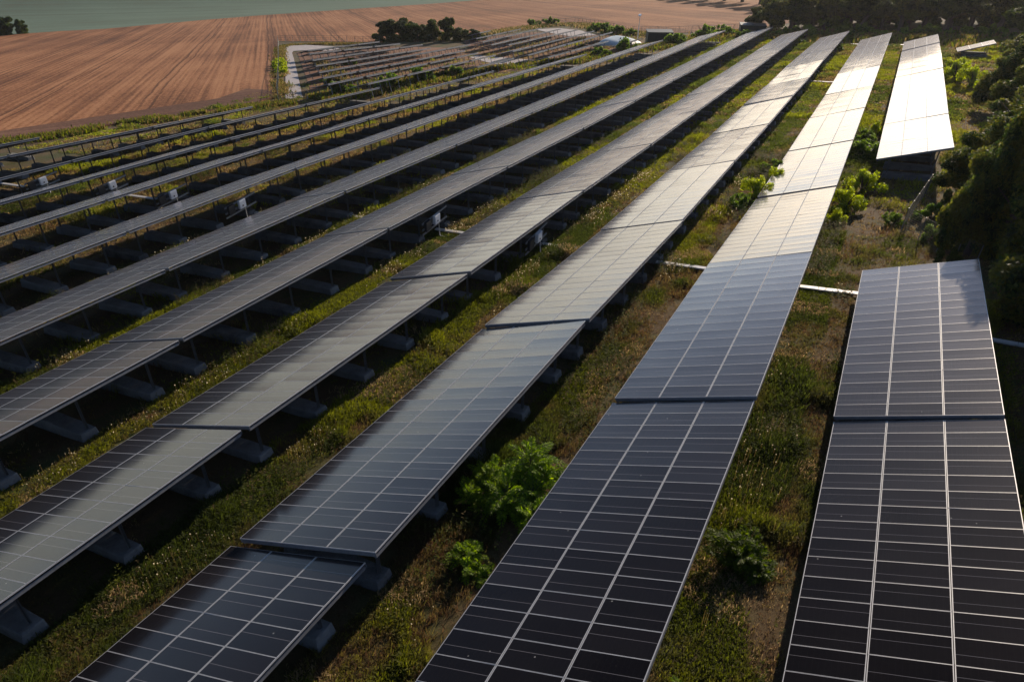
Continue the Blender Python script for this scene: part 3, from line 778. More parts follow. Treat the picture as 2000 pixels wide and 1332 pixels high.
def grass_patch(nsamp, dmin, dmax, box, blades, hscale, wscale, seed, dens_pow=1.0):
    r = np.random.default_rng(seed)
    x = r.uniform(box[0], box[1], nsamp); y = r.uniform(box[2], box[3], nsamp)
    z = zg(x, y)
    d = np.sqrt(x * x + y * y + z * z)
    ok = (d > dmin) & (d < dmax) & in_view(np.stack([x, y, z], -1))
    s = lateral(x, y)
    s = np.mod(s + (vnoise(x * .35, y * .35, 9) - .5) * 1.4, 8.72)
    open_ = np.where(s < 3.3, 1.0, np.where(s > 8.0, .8, .10))
    gap1 = (x > .5) & (y > 46.5) & (y < 71)              # bare clearing on the right
    right = x > 8
    farr = (x < -64) & (y > 96 + (x < -72) * 2)            # among the small far tables: thin dry growth
    open_ = np.where(right, .75, open_); open_ = np.where(gap1, .36, open_); open_ = np.where(farr, .22, open_)
    lush = np.where(s < 1.7, 1.0, np.where(s > 8.0, .9, .42))
    lush = np.where(gap1, .22, lush); lush = np.where(farr, .12, np.where(x < -44, lush * .38, lush))
    rut = ((np.abs(s - 1.75) < .30) & (x > -27.4) & (x < -18) & (y < 46)) | ((np.abs(s - 2.5) < .25) & (x > -9) & (x < -1) & (y < 60))
    open_ = np.where(rut, .18, open_); lush = np.where(rut, .0, lush)
    nz = fbm(x * .22, y * .22, 31, 3); nf = fbm(x * .9, y * .9, 37, 2)
    cover = np.clip(lush + (nz - .5) * 2.2 + (nf - .5) * 1.3, 0.06, 1)
    keep = ok & (r.random(nsamp) < open_ * np.clip(cover + .5, 0, 1))
    x, y, z, d, s, cover, lush, nz, nf = (a[keep] for a in (x, y, z, d, s, cover, lush, nz, nf))
    N = len(x)
    pale = vnoise(x * .5, y * .5, 51); tall = np.clip((fbm(x * .3, y * .3, 61) - .42) * 4, 0.25, 1.6)
    g = np.clip(cover * 1.15 + r.normal(0, .12, N), 0, 1)[:, None]
    lime = np.clip((fbm(x * .12, y * .12, 71) - .45) * 5, 0, 1)[:, None]
    c = (DRYC * (1 - g) + (GRN * (1 - lime) + LIME * lime) * g)
    pm = ((pale > .74) & (r.random(N) < .5))[:, None]
    c = np.where(pm, PALE * .9, c)
    bm_ = ((g[:, 0] < .45) & (r.random(N) < .5))[:, None]; c = np.where(bm_, BRN, c)
    B = blades
    a = r.uniform(0, 2 * np.pi, (N, B)); rad = r.uniform(.0, .16, (N, B)) * wscale ** .5
    bx = x[:, None] + np.cos(a) * rad; by = y[:, None] + np.sin(a) * rad; bz = np.repeat(z[:, None] - .02, B, 1)
    h = r.uniform(.35, 1.0, (N, B)) * (.07 + .34 * tall[:, None] * (.32 + .68 * g)) * hscale
    az = r.uniform(0, 2 * np.pi, (N, B)); lean = r.uniform(.1, .9, (N, B)) * h
    w = r.uniform(.008, .017, (N, B)) * wscale
    leafy = (r.random((N, B)) < .55 * g)                   # broad weed leaves among the blades
    w = np.where(leafy, w * 1.7, w)
    px = -np.sin(az) * w; py = np.cos(az) * w
    tx = np.cos(az) * lean; ty = np.sin(az) * lean
    k = np.where(leafy, .9, .25)
    lift = np.where(leafy, .45 * h, 0)
    Vq = np.stack([np.stack([bx - px * np.where(leafy, .8, 1), by - py * np.where(leafy, .8, 1), bz + lift], -1), np.stack([bx + px * np.where(leafy, .8, 1), by + py * np.where(leafy, .8, 1), bz + lift], -1),
                   np.stack([bx + tx + px * k, by + ty + py * k, bz + h], -1), np.stack([bx + tx - px * k, by + ty - py * k, bz + h], -1)], 2)
    c = np.where(pm | bm_, c, c * (1 + .85 * np.clip((d - 40) / 60, 0, 1))[:, None])   # colour lightened with camera distance, standing in for backlit glow
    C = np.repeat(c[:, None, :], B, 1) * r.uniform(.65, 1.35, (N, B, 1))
    return Vq.reshape(-1, 4, 3), C.reshape(-1, 3)


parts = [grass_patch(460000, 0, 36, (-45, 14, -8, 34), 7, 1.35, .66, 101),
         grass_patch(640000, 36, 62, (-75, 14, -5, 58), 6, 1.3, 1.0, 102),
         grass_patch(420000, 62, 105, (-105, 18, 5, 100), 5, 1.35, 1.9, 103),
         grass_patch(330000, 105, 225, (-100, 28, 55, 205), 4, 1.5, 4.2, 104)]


def seed_heads(nsamp, dmax, seed):
    r = np.random.default_rng(seed); x = r.uniform(-60, 8, nsamp); y = r.uniform(-6, 75, nsamp); z = zg(x, y)
    d = np.sqrt(x * x + y * y + z * z); s = lateral(x, y)
    m = fbm(x * .45, y * .45, 91, 2)
    k = (d < dmax) & in_view(np.stack([x, y, z], -1)) & (s < 2.2) & (m > .60) & ~((x > .3) & (y > 44)) & (r.random(nsamp) < .25 + .75 * (s < 1.2))
    x, y, z, d = x[k], y[k], z[k], d[k]; n = len(x); h = r.uniform(.18, .75, n); w = (.010 + .0005 * d) * r.uniform(.6, 1.4, n)
    a = r.uniform(0, 6.283, n); P = np.stack([x, y, z + h], -1)
    t = np.stack([np.cos(a), np.sin(a), np.zeros(n)], -1) * w[:, None]; b = np.stack([-np.sin(a) * .5, np.cos(a) * .5, np.full(n, .8)], -1) * w[:, None]
    V = np.stack([P - t, P - b, P + t, P + b], 1)
    st = np.stack([np.stack([x - .004, y, z], -1), np.stack([x + .004, y, z], -1), P + [.003, 0, 0], P - [.003, 0, 0]], 1)
    c = np.array([.42, .37, .26]) * r.uniform(.5, 1.3, (n, 1))
    return np.concatenate([V, st]), np.concatenate([c, np.repeat(DRYC[None] * .9, n, 0)])


def tall_weeds(nsamp, dmax, seed):
    """Taller herbs standing out of the sward, in loose drifts."""
    r = np.random.default_rng(seed); x = r.uniform(-70, 12, nsamp); y = r.uniform(-6, 100, nsamp); z = zg(x, y)
    d = np.sqrt(x * x + y * y + z * z); s = lateral(x, y); m = fbm(x * .30, y * .30, 131, 3)
    k = (d < dmax) & in_view(np.stack([x, y, z], -1)) & ((s < 2.9) | (s > 8.5)) & (m > .53) & ~((x > .3) & (y > 44)) & (r.random(nsamp) < np.clip((m - .5) * 5, 0, 1))
    x, y, z, d, m = x[k], y[k], z[k], d[k], m[k]; n = len(x); L = 11
    H = r.uniform(.3, .95, n) * (.6 + .8 * (m - .5) / .3); sc = np.clip(.6 + d / 60, .8, 2.2)
    t = r.uniform(.15, 1, (n, L)); a = r.uniform(0, 6.283, (n, L)); ll = r.uniform(.06, .15, (n, L)) * sc[:, None] * (1.15 - .6 * t)
    lx = r.normal(0, .12, n); ly = r.normal(0, .12, n)
    bx = x[:, None] + lx[:, None] * t * H[:, None]; by = y[:, None] + ly[:, None] * t * H[:, None]; bz = z[:, None] + t * H[:, None]
    ux, uy, uz = np.cos(a) * ll, np.sin(a) * ll, r.uniform(-.1, .7, (n, L)) * ll
    wx, wy = -np.sin(a) * ll * .2, np.cos(a) * ll * .2
    V = np.stack([np.stack([bx, by, bz], -1), np.stack([bx + ux * .5 + wx, by + uy * .5 + wy, bz + uz * .6], -1), np.stack([bx + ux, by + uy, bz + uz * .8], -1), np.stack([bx + ux * .5 - wx, by + uy * .5 - wy, bz + uz * .6], -1)], 2).reshape(-1, 4, 3)
    g = r.random((n, 1)); c = np.where(g < .3, DRYC, np.where(g < .7, GRN * 1.3, LIME * 1.15))
    C = np.repeat(c[:, None], L, 1) * r.uniform(.6, 1.4, (n, L, 1))
    return V, C.reshape(-1, 3)


parts.append(seed_heads(90000, 75, 105)); parts.append(tall_weeds(150000, 95, 106))
gr = quadmesh('grass', np.concatenate([p[0] for p in parts]), np.concatenate([p[1] for p in parts]), MAT_GRASS)
tag(gr, kind='stuff')


def verge(name, line, width, nper, h, wsc, col, seed, patch=.12):
    """Rough grass along a line: one mass of ground cover."""
    r = np.random.default_rng(seed); Vs = []; Cs = []
    for (a, b) in zip(line[:-1], line[1:]):
        a, b = np.array(a, float), np.array(b, float); L = np.linalg.norm(b - a); n = int(L * nper)
        t = r.random(n); o = r.normal(0, width / 2, n); d = (b - a) / L; p = np.array([-d[1], d[0]])
        P = a + d * (t * L)[:, None] + p * o[:, None]
        keep = fbm(P[:, 0] * patch, P[:, 1] * patch, seed, 2) > .36 + .12 * r.random(n)
        P = P[keep]; n = len(P); z = zg(P[:, 0], P[:, 1])
        az = r.uniform(0, 6.283, n); hh = h * r.uniform(.3, 1, n); w = wsc * r.uniform(.6, 1.4, n); ln = hh * r.uniform(.1, .9, n)
        px, py = -np.sin(az) * w, np.cos(az) * w
        V = np.stack([np.stack([P[:, 0] - px, P[:, 1] - py, z], -1), np.stack([P[:, 0] + px, P[:, 1] + py, z], -1),
                      np.stack([P[:, 0] + np.cos(az) * ln + px * .4, P[:, 1] + np.sin(az) * ln + py * .4, z + hh], -1), np.stack([P[:, 0] + np.cos(az) * ln - px * .4, P[:, 1] + np.sin(az) * ln - py * .4, z + hh], -1)], 1)
        c = np.array(col)[r.integers(len(col), size=n)] * r.uniform(.7, 1.3, (n, 1))
        Vs.append(V); Cs.append(c)
    tag(quadmesh(name, np.concatenate(Vs), np.concatenate(Cs), MAT_GRASS), kind='stuff')


verge('verge_grass', [(-105, 52), (-101, 62), (-99, 71), (-95, 80), (-90.5, 89), (-86, 94.5)], 2.2, 420, .7, .10, [LIME, GRN, DRYC], 11, .2)
verge('verge_grass', [(-92, 98), (-119, 127), (-159, 172), (-162, 178), (-153, 184), (-137, 187)], 1.5, 90, .6, .12, [GRN, DRYC, DRYC * 1.3], 12)
verge('rough_grass', [(-85, 98), (-80, 108), (-78, 122), (-70, 137), (-61, 146), (-57, 160), (-52, 172)], 5.0, 260, .8, .15, [LIME, GRN, DRYC], 13, .12)
verge('rough_grass', [(-52, 172), (-46, 182), (-42, 196), (-40, 208)], 5.0, 300, .9, .17, [LIME, GRN, DRYC], 14, .12)
verge('dry_grass', [(-134, 190), (-122, 202), (-113, 214), (-109, 238), (-98, 246), (-84, 232), (-70, 214), (-58, 206)], 4.0, 120, .8, .16, [DRYC, GRN, PALE * .8], 15, .1)
verge('dry_grass', [(-130, 152), (-104, 128), (-90, 110), (-82, 99)], 2.0, 60, .6, .12, [DRYC, PALE * .8, GRN], 16, .1)
verge('wood_edge_grass', [(-38, 212), (-30, 199), (-20, 205), (-8, 200), (4, 196), (14, 196), (24, 180)], 9.0, 420, 1.3, .2, [DRYC * 1.2, GRN, LIME, DRYC], 17, .1)


# ------------------------------------------------------------------ bushes and trees
def leaf_cloud(r, lobes, n, size, cols, hole=.40, nscale=1.2, droop=.0):
    lobes = np.array(lobes, float); vol = (lobes[:, 3] * lobes[:, 4] * lobes[:, 5]) ** (2 / 3); pr = vol / vol.sum()
    k = r.choice(len(lobes), n * 2, p=pr)
    d = r.normal(size=(n * 2, 3)); d /= np.linalg.norm(d, axis=1)[:, None]
    rad = r.random(n * 2) ** .42
    rough = .82 + .36 * fbm(d[:, 0] * 2.1 + k * 3.1, d[:, 1] * 2.1 + d[:, 2] * 1.7, 5, 3)
    P = lobes[k, :3] + d * lobes[k, 3:6] * (rad * rough)[:, None]
    nzv = .5 * (fbm(P[:, 0] * nscale + P[:, 2] * .6, P[:, 1] * nscale - P[:, 2] * .5, 11, 3) + fbm(P[:, 2] * nscale * 1.1 + 7, (P[:, 0] - P[:, 1]) * nscale * .7, 12, 3))
    keep = (nzv > hole + .06 * r.normal(size=n * 2)) & (P[:, 2] > .05)
    P = P[keep][:n]; d = d[keep][:n]; nzv = nzv[keep][:n]; n = len(P)
    nrm = d * .7 + r.normal(size=(n, 3)) * .8 + np.array([0, 0, .5]); nrm /= np.linalg.norm(nrm, axis=1)[:, None]
    t = np.cross(nrm, r.normal(size=(n, 3))); t /= np.linalg.norm(t, axis=1)[:, None]; b = np.cross(nrm, t)
    s = size * r.uniform(.55, 1.35, n)[:, None]
    V = np.stack([P - t * s, P - b * s * .55 - nrm * s * .1, P + t * s, P + b * s * .55 - nrm * s * .1], 1)
    cl = np.array(cols)
    w = np.clip((nzv - .35) * 4 + r.normal(0, .25, n), 0, .999)
    i = (w * len(cl)).astype(int)
    C = cl[i] * r.uniform(.7, 1.3, (n, 1))
    return V, C


def cloud_mesh(name, seed, lobes, n, size, cols, **kw):
    V, C = leaf_cloud(np.random.default_rng(seed), lobes, n, size, cols, **kw)
    o = quadmesh(name, V, C, MAT_LEAF); me = o.data; bpy.data.objects.remove(o)
    return me


DARK = [np.array([.016, .026, .008]), np.array([.030, .046, .012]), np.array([.055, .072, .016])]
MIDG = [np.array([.030, .055, .012]), np.array([.060, .10, .018]), np.array([.10, .15, .025])]
BRIGHT = [np.array([.06, .095, .014]), np.array([.155, .20, .020]), np.array([.27, .31, .03])]
OLIVE = [np.array([.018, .026, .009]), np.array([.038, .048, .014]), np.array([.085, .09, .022])]


def trunk_mesh(seed, H, r0, spread, nl):
    r = np.random.default_rng(seed); mb = MB()
    lean = r.normal(0, .06 * H, 2)
    stem = [(0, 0, -.3), (lean[0] * .2, lean[1] * .2, H * .22), (lean[0] * .6, lean[1] * .6, H * .5), (lean[0], lean[1], H * .82)]
    mb.tube(stem, [r0 * 1.25, r0, r0 * .7, r0 * .18], 9)
    for k in range(nl):
        t = r.uniform(.25, .75); a = k * 2.4 + r.uniform(-.4, .4)
        p0 = np.array([lean[0] * t, lean[1] * t, H * t * .9]); L = spread * r.uniform(.6, 1.0)
        p1 = p0 + [math.cos(a) * L * .5, math.sin(a) * L * .5, L * .35]; p2 = p0 + [math.cos(a) * L, math.sin(a) * L, L * .75]
        mb.tube([p0, p1, p2], [r0 * .42, r0 * .26, r0 * .06], 6)
    return mb.mesh('trunk', MAT_BARK)


def tree_kind(seed, H, R, n, size, cols, crown_from=.25, **kw):
    r = np.random.default_rng(seed); lobes = []
    for k in range(22):
        a = r.uniform(0, 6.283); q = r.uniform(.15, .88) * R; zz = H * r.uniform(crown_from + .12, .92)
        taper = 1 - .45 * max(0, (zz / H - .55)) / .45
        s = R * r.uniform(.2, .46) * taper
        lobes.append((math.cos(a) * q * taper, math.sin(a) * q * taper, zz, s, s, s * r.uniform(.6, .85)))
    lobes.append((0, 0, H * .85, R * .3, R * .3, H * .13))
    lobes.append((0, 0, H * .6, R * .55, R * .55, H * .25))
    return trunk_mesh(seed, H, .035 * H, R * .8, 6), cloud_mesh('crown', seed, lobes, n, size, cols, **kw)


def bush_kind(seed, R, H, n, size, cols, **kw):
    r = np.random.default_rng(seed); lobes = []
    for k in range(20):
        a = r.uniform(0, 6.283); q = (r.random() ** .6) * .95 * R; s = R * r.uniform(.13, .32)
        lobes.append((math.cos(a) * q, math.sin(a) * q, H * r.uniform(.12, .85) * (1 - .45 * q / R), s, s, H * r.uniform(.12, .30)))
    mb = MB()
    for k in range(6):
        a = r.uniform(0, 6.283); L = R * r.uniform(.4, .8)
        mb.tube([(0, 0, -.1), (math.cos(a) * L * .5, math.sin(a) * L * .5, H * .4), (math.cos(a) * L, math.sin(a) * L, H * .75)], [.03 * H, .02 * H, .006 * H], 5)
    return mb.mesh('stem', MAT_BARK), cloud_mesh('foliage', seed, lobes, n, size, cols, **kw)


def plant(kind, name, parts, x, y, s, rz, label, cat, group, dz=0.0):
    t = tag(empty(name, (x, y, z1(x, y) + dz), rz), label, cat, group); t.scale = (s[0], s[0], s[1]) if isinstance(s, tuple) else (s, s, s)
    a, b = parts
    link('trunk' if kind == 'tree' else 'stem', a, t); link('crown' if kind == 'tree' else 'foliage', b, t)
    return t


BIG = [tree_kind(201 + i, 9.0, 4.0, 42000, .14, DARK + [np.array([.085, .085, .018])], -.05, hole=.37) for i in range(3)]  # the added lighter leaf tone paints in sunlit foliage
FARW = [tree_kind(231 + i, 13.5, 5.2, 24000, .26, [OLIVE, DARK + [np.array([.09, .095, .02])], DARK][i % 3], .26, hole=.40, nscale=.7) for i in range(4)]  # the tone added to the dark set puts lit highlights into those crowns
FARB = [tree_kind(241 + i, 13.0, 5.4, 20000, .30, DARK if i else OLIVE, -.08, hole=.37, nscale=.7) for i in range(2)]
HEDG = [tree_kind(251 + i, 7.0, 4.0, 9000, .32, DARK, -.12, hole=.36, nscale=.7) for i in range(3)]
BUSH_B = [bush_kind(301 + i, 1.6, 2.2, 5200, .085, BRIGHT, hole=.42, nscale=1.6) for i in range(3)]
BUSH_M = [bush_kind(321 + i, 1.8, 2.0, 4200, .11, MIDG, hole=.42, nscale=1.4) for i in range(3)]
BUSH_F = [bush_kind(341 + i, 2.2, 2.2, 1800, .24, MIDG, hole=.42, nscale=1.0) for i in range(2)]
BUSH_L = [bush_kind(351 + i, 2.2, 2.4, 2000, .22, BRIGHT, hole=.42, nscale=1.0) for i in range(2)]
BUSH_D = [bush_kind(361 + i, 2.2, 2.6, 5200, .12, DARK, hole=.42, nscale=1.2) for i in range(2)]

def frond_bush(name, seed, nf, H, cols, leafl=.085):
    """Young feathery shrub: arching fronds carrying paired leaflets."""
    r = np.random.default_rng(seed); Vs = []; Cs = []; mb = MB()
    stems = [(r.normal(0, .42 * H), r.normal(0, .42 * H), H * r.uniform(.2, .95)) for _ in range(7)]
    for st in stems: mb.tube([(st[0] * .3, st[1] * .3, -.1), (st[0] * .8, st[1] * .8, st[2] * .6), (st[0], st[1], st[2])], [.03, .02, .008], 5)
    for k in range(nf):
        st = stems[int(r.integers(len(stems)))]
        a = r.uniform(0, 6.283); el = r.uniform(.25, 1.3); L = H * r.uniform(.35, .85)
        root = np.array([st[0] + r.normal(0, .06), st[1] + r.normal(0, .06), st[2] * r.uniform(.15, 1.0)])
        d = np.array([math.cos(a) * math.cos(el), math.sin(a) * math.cos(el), math.sin(el)])
        T = np.linspace(0, 1, 26); P = root + d * (T * L)[:, None]; P[:, 2] -= (T ** 2) * L * .38
        mb.tube([P[0], P[9], P[17], P[25]], [.012, .008, .005, .002], 4)
        side = np.cross(d, (0, 0, 1)); side /= np.linalg.norm(side) + 1e-9
        tg = np.gradient(P, axis=0); tg /= np.linalg.norm(tg, axis=1)[:, None]
        for sg in (-1, 1):
            for sub in range(2):
                ll = leafl * (1.5 + 2.2 * np.sin(T[3:] * 3.0)) * r.uniform(.7, 1.2, 23)
                dv = side * sg + tg[3:] * (.35 + .4 * sub) + r.normal(0, .18, (23, 3)) + np.array([0, 0, -.25 + .3 * sub])
                dv /= np.linalg.norm(dv, axis=1)[:, None]
                tip = P[3:] + dv * ll[:, None]; wv = np.cross(dv, r.normal(size=(23, 3)) * .4 + [0, 0, 1]); wv /= np.linalg.norm(wv, axis=1)[:, None]
                mid = P[3:] + dv * ll[:, None] * .5; w = (ll * .11)[:, None]
                Vs.append(np.stack([P[3:], mid + wv * w, tip, mid - wv * w], 1))
                Cs.append(np.array(cols)[r.integers(len(cols), size=23)] * r.uniform(.7, 1.3, (23, 1)))
    o = quadmesh(name, np.concatenate(Vs), np.concatenate(Cs), MAT_LEAF); me = o.data; bpy.data.objects.remove(o)
    return mb.mesh('stem', MAT_BARK), me


FERN = [[np.array([.09, .15, .012]), np.array([.16, .24, .018]), np.array([.23, .31, .028])]] * 2
FB = [frond_bush('foliage', 401, 340, 1.75, FERN[0], .055), frond_bush('foliage', 402, 120, 1.0, FERN[1], .045), frond_bush('foliage', 403, 170, 1.3, FERN[1], .05), frond_bush('foliage', 404, 150, 1.2, [c * .5 for c in FERN[1]], .05)]  # last shrub: leaf colours halved, putting shade into the foliage
PT = plant
PT('bush', 'feathery_shrub', FB[0], -7.7, 17.6, 1.0, .3, 'large feathery bright green shrub reaching over the left edge of a near table', 'shrub', 'feathery shrubs')
PT('bush', 'feathery_shrub', FB[2], -9.0, 17.2, .95, 2.0, 'feathery green shrub growing against the left side of the larger one', 'shrub', 'feathery shrubs')
PT('bush', 'feathery_shrub', FB[1], -8.1, 14.0, .85, 1.0, 'small feathery shrub alone in the grass below the large one', 'shrub', 'feathery shrubs')
PT('bush', 'feathery_shrub', FB[3], .35, 18.2, 1.0, 4.0, 'dark feathery shrub, shade put into its leaf colour, between the two rightmost rows', 'shrub', 'feathery shrubs')
PT('bush', 'feathery_shrub', FB[1], .6, 11.2, 1.2, 5.0, 'small feathery shrub at the bottom edge between the two rightmost rows', 'shrub', 'feathery shrubs')

bl = 'bushes between the two rightmost rows'
for i, (x, y, s, lab, kd) in enumerate((
        (1.0, 66.5, 1.05, 'round bright green bush with a dark shaded side below the lone far table end', BUSH_B[0]),
        (-.1, 60.8, .95, 'light green leafy bush right of the second row edge', BUSH_B[1]),
        (-.6, 57.2, .62, 'small light green bush lowest in the clump beside the second row', BUSH_B[2]),
        (.5, 79.5, 1.15, 'dark green bush tucked beside the left edge of the rightmost row', BUSH_M[0]),
        (-.2, 86.5, .9, 'green bush between the rightmost rows, farther up than the others', BUSH_M[1]),
        (.9, 91.0, .8, 'upper green bush touching the left edge of the rightmost row', BUSH_B[2]),
        (-7.0, 62.0, .95, 'yellow green bush at the left edge of the second row', BUSH_B[1]),
        (-7.4, 58.6, .75, 'low green bush just below the yellow green one by the second row', BUSH_M[2]),
        (-6.4, 67.0, .8, 'slender light green bush leaning over the second row edge', BUSH_B[0]),
        (-6.9, 71.5, .7, 'small green bush highest along the left edge of the second row', BUSH_M[1]))):
    PT('bush', 'bush', kd, x, y, s, i * 1.3, lab, 'bush', bl)
for i, (x, y, s, lab) in enumerate((
        (9.6, 134, 1.5, 'wide bright bush right of the rightmost row near its far end'), (11.4, 128, 1.5, 'bright bush beside the wide one on the far right'),
        (12.9, 122, 1.3, 'bright bush nearest the dark trees on the far right'), (10.2, 143, 1.2, 'dim bush below the lone short table'))):
    PT('bush', 'bush', BUSH_B[i % 3], x, y, s, i * 1.7, lab, 'bush', 'bushes on the far right')
for i, (x, y, s, lab) in enumerate((
        (6.0, 55.8, .55, 'low bush inside the wire fence corner'), (6.1, 60.3, .75, 'bright leafy bush behind the wire fence'), (3.6, 58.5, .5, 'green weeds bush in front of the wire fence'),
        (7.6, 55.2, .8, 'olive bush right of the wire fence end'), (7.9, 61.8, .9, 'olive bush between wire fence and dark trees'), (7.3, 50.2, .5, 'low dark bush above the near right table'))):
    PT('bush', 'bush', (BUSH_M[i % 3] if i < 3 else BUSH_D[i % 2]), x, y, s, i * 1.1, lab, 'bush', 'bushes by the wire fence')

for i, (x, y, s, rz, lab) in enumerate((
        (9.2, 66.5, (.80, .80), 0.0, 'dark leafy tree overhanging the near corner of the rightmost far table'),
        (10.6, 58.5, (.95, 1.05), 1.0, 'tall dark tree behind the wire fence at the right edge'),
        (10.6, 50.0, (1.0, 1.15), 2.2, 'large dark tree at the right edge above the near right tables'),
        (12.6, 74.5, (1.05, 1.05), 3.1, 'dark tree second from the fence along the right edge'),
        (13.6, 85.0, (1.0, 1.0), 4.0, 'olive dark tree halfway up the right edge'),
        (14.6, 97.0, (1.05, 1.0), 5.0, 'dark tree upper half of the right edge'),
        (14.2, 111.0, (.95, .95), .6, 'dark tree right of the bright bushes'),
        (17.2, 124.0, (1.1, 1.05), 1.6, 'dark tree behind the bright bushes at the right edge'),
        (19.6, 140.0, (1.1, 1.1), 2.7, 'dark tree right of the lone short table'),
        (8.1, 52.8, (.62, 1.12), .9, 'narrow tall tree whose shadow falls on the near right table'),
        (9.8, 61.5, (.7, .75), 2.9, 'low dark tree just behind the olive bushes by the fence'),
        (12.5, 42.0, (1.05, 1.0), 3.3, 'dark tree shading the ground right of the near right table'),
        (14.5, 33.0, (1.0, 1.0), .3, 'dark tree nearest the camera on the right'))):
    PT('tree', 'broadleaf_tree', BIG[i % 3], x, y, s, rz, lab, 'tree', 'dark trees along the right edge')

wx = [(-33.5, 206), (-29.2, 201), (-25.5, 209), (-21.5, 217), (-17.6, 211), (-13.0, 216), (-9.0, 208), (-4.6, 212), (-.2, 206), (4.6, 211), (9.2, 205), (14.2, 210), (19.0, 202), (24.0, 196), (22.5, 178), (24.5, 160)]
for i, (x, y) in enumerate(wx):
    s = [.62, .80, .95, .85, 1.05, .9, 1.15, .85, 1.08, .92, 1.15, .88, 1.1, 1.0, .9, .9][i]
    n_ = ORD[i + 1] if i < 13 else ['', 'third', 'second', 'last'][i - 12]
    lab = f'tall dark tree of the wood behind the rows, {n_} from the left' if i < 13 else f'tall dark tree of the wood behind the rows, {["third", "second", "first"][i - 13]} from the right'
    PT('tree', 'woodland_tree', FARW[i % 4], x, y + 5, (s, s * .8), i * 1.9, lab, 'tree', 'trees of the wood behind the rows')
for i in range(14):     # second line of the same wood, behind the first
    x = -31 + i * 4.6; y = 219 + (i * 37 % 9)
    PT('tree', 'woodland_tree', FARB[i % 2], x, y + 6, (1.05, .95), i * 2.3, f'tall dark tree in the back line of the wood, {ORD[i + 1] if i < 13 else "last"} from the left', 'tree', 'trees in the back line of the wood')
tag(quadmesh('wood_undergrowth', *leaf_cloud(np.random.default_rng(77), [(-30 + k * 4.2, 206 + (k * 29 % 7), z1(-30 + k * 4.2, 206) + .6, 3.2, 3.0, 2.0) for k in range(14)], 24000, .26, OLIVE + MIDG[:2], hole=.38, nscale=.7), MAT_LEAF), kind='stuff') if False else None
for i in range(9):      # the wood runs on past the field, just above the picture; its shadows reach the field
    PT('tree', 'woodland_tree', FARW[i % 4], -44 - i * 10.5, 322 + i * 16 + (i * 7 % 5), (1.35, 1.25), i * 1.3, f'tree of the wood along the far side of the brown field, {ORD[i + 1]} from the right', 'tree', 'trees along the far side of the brown field')
for i in range(7):      # last visible line of the wood
    PT('tree', 'woodland_tree', FARB[i % 2], -22 + i * 8.1, 238 + (i * 13 % 8), (1.15, .95), i * 1.1, f'tree deepest in the wood at the top edge, {ORD[i + 1]} from the left', 'tree', 'trees deepest in the wood')
PT('bush', 'bush', BUSH_F[0], -15.6, 217.5, 1.9, .4, 'large dark bush filling the gap between two trees of the wood', 'bush', 'undergrowth bushes at the foot of the wood')
for i in range(13):
    x = -29 + i * 4.3; y = 200 + (i * 31 % 6) - .45 * max(0, x - 8)
    PT('bush', 'bush', BUSH_F[i % 2], x, y, (.9 + .25 * (i % 3)), i * 1.2, f'olive undergrowth bush at the foot of the wood, {ORD[i + 1]} from the left', 'bush', 'undergrowth bushes at the foot of the wood')

for i, (x, y, s, lab) in enumerate((
        (-138.0, 195.5, (1.1, .85), 'leftmost dark tree of the clump beyond the far left array'), (-133.4, 197, (1.1, .85), 'second dark tree from the left in the clump beyond the array'),
        (-128.8, 198.0, (1.0, .65), 'low dark tree in the middle of the clump beyond the array'), (-124.2, 199.0, (.9, .85), 'round topped dark tree in the clump beyond the array'),
        (-119.4, 199.5, (.72, .95), 'narrow dark tree standing highest on the right of the clump'), (-115.4, 199.0, (.85, .5), 'low dark tree right of the narrow one in the clump'),
        (-110.6, 200.5, (.8, .4), 'lowest dark tree at the right end of the clump'))):
    PT('tree', 'hedge_tree', HEDG[i % 3], x, y, s, i * 1.4, lab, 'tree', 'dark tree clump beyond the far left array')
for i, (x, y, s, lab) in enumerate((
        (-353, 212, (1.25, 1.1), 'olive tree at the left edge between the brown and green fields'), (-349.5, 216.5, (.75, .9), 'round dark tree at the field edge in the upper left'),
        (-357, 206, (1.3, 1.4), 'yellow green tree cut by the left edge at the field corner'))):
    PT('tree', 'hedge_tree', HEDG[(i + 1) % 3], x, y, s, i * 1.4, lab, 'tree', 'trees at the upper left field corner')
for i in range(7):
    PT('tree', 'hedge_tree', HEDG[i % 3], -520 - i * 5, 332 - i * 12, 1.2, i, f'dark distant tree on the top left border, {ORD[i + 1]} from the right', 'tree', 'dark distant trees at the top left border')
for i, (x, y, s, lab) in enumerate((
        (-130, 139.5, (.62, .75), 'bright bush on the fence line, highest of the six'), (-127, 136, (.7, .85), 'bright bush on the fence line, second from the top'), (-124, 132.8, (.75, .95), 'bright bush on the fence line, third from the top'),
        (-121, 129.6, (.75, .9), 'bright bush on the fence line, third from the bottom'), (-118, 126.4, (.7, .85), 'bright bush on the fence line, second from the bottom'), (-115, 123.2, (.62, .7), 'bright bush on the fence line, lowest of the six'))):
    PT('bush', 'bush', BUSH_L[i % 2], x, y, s, i, lab, 'bush', 'bright bushes on the field fence')
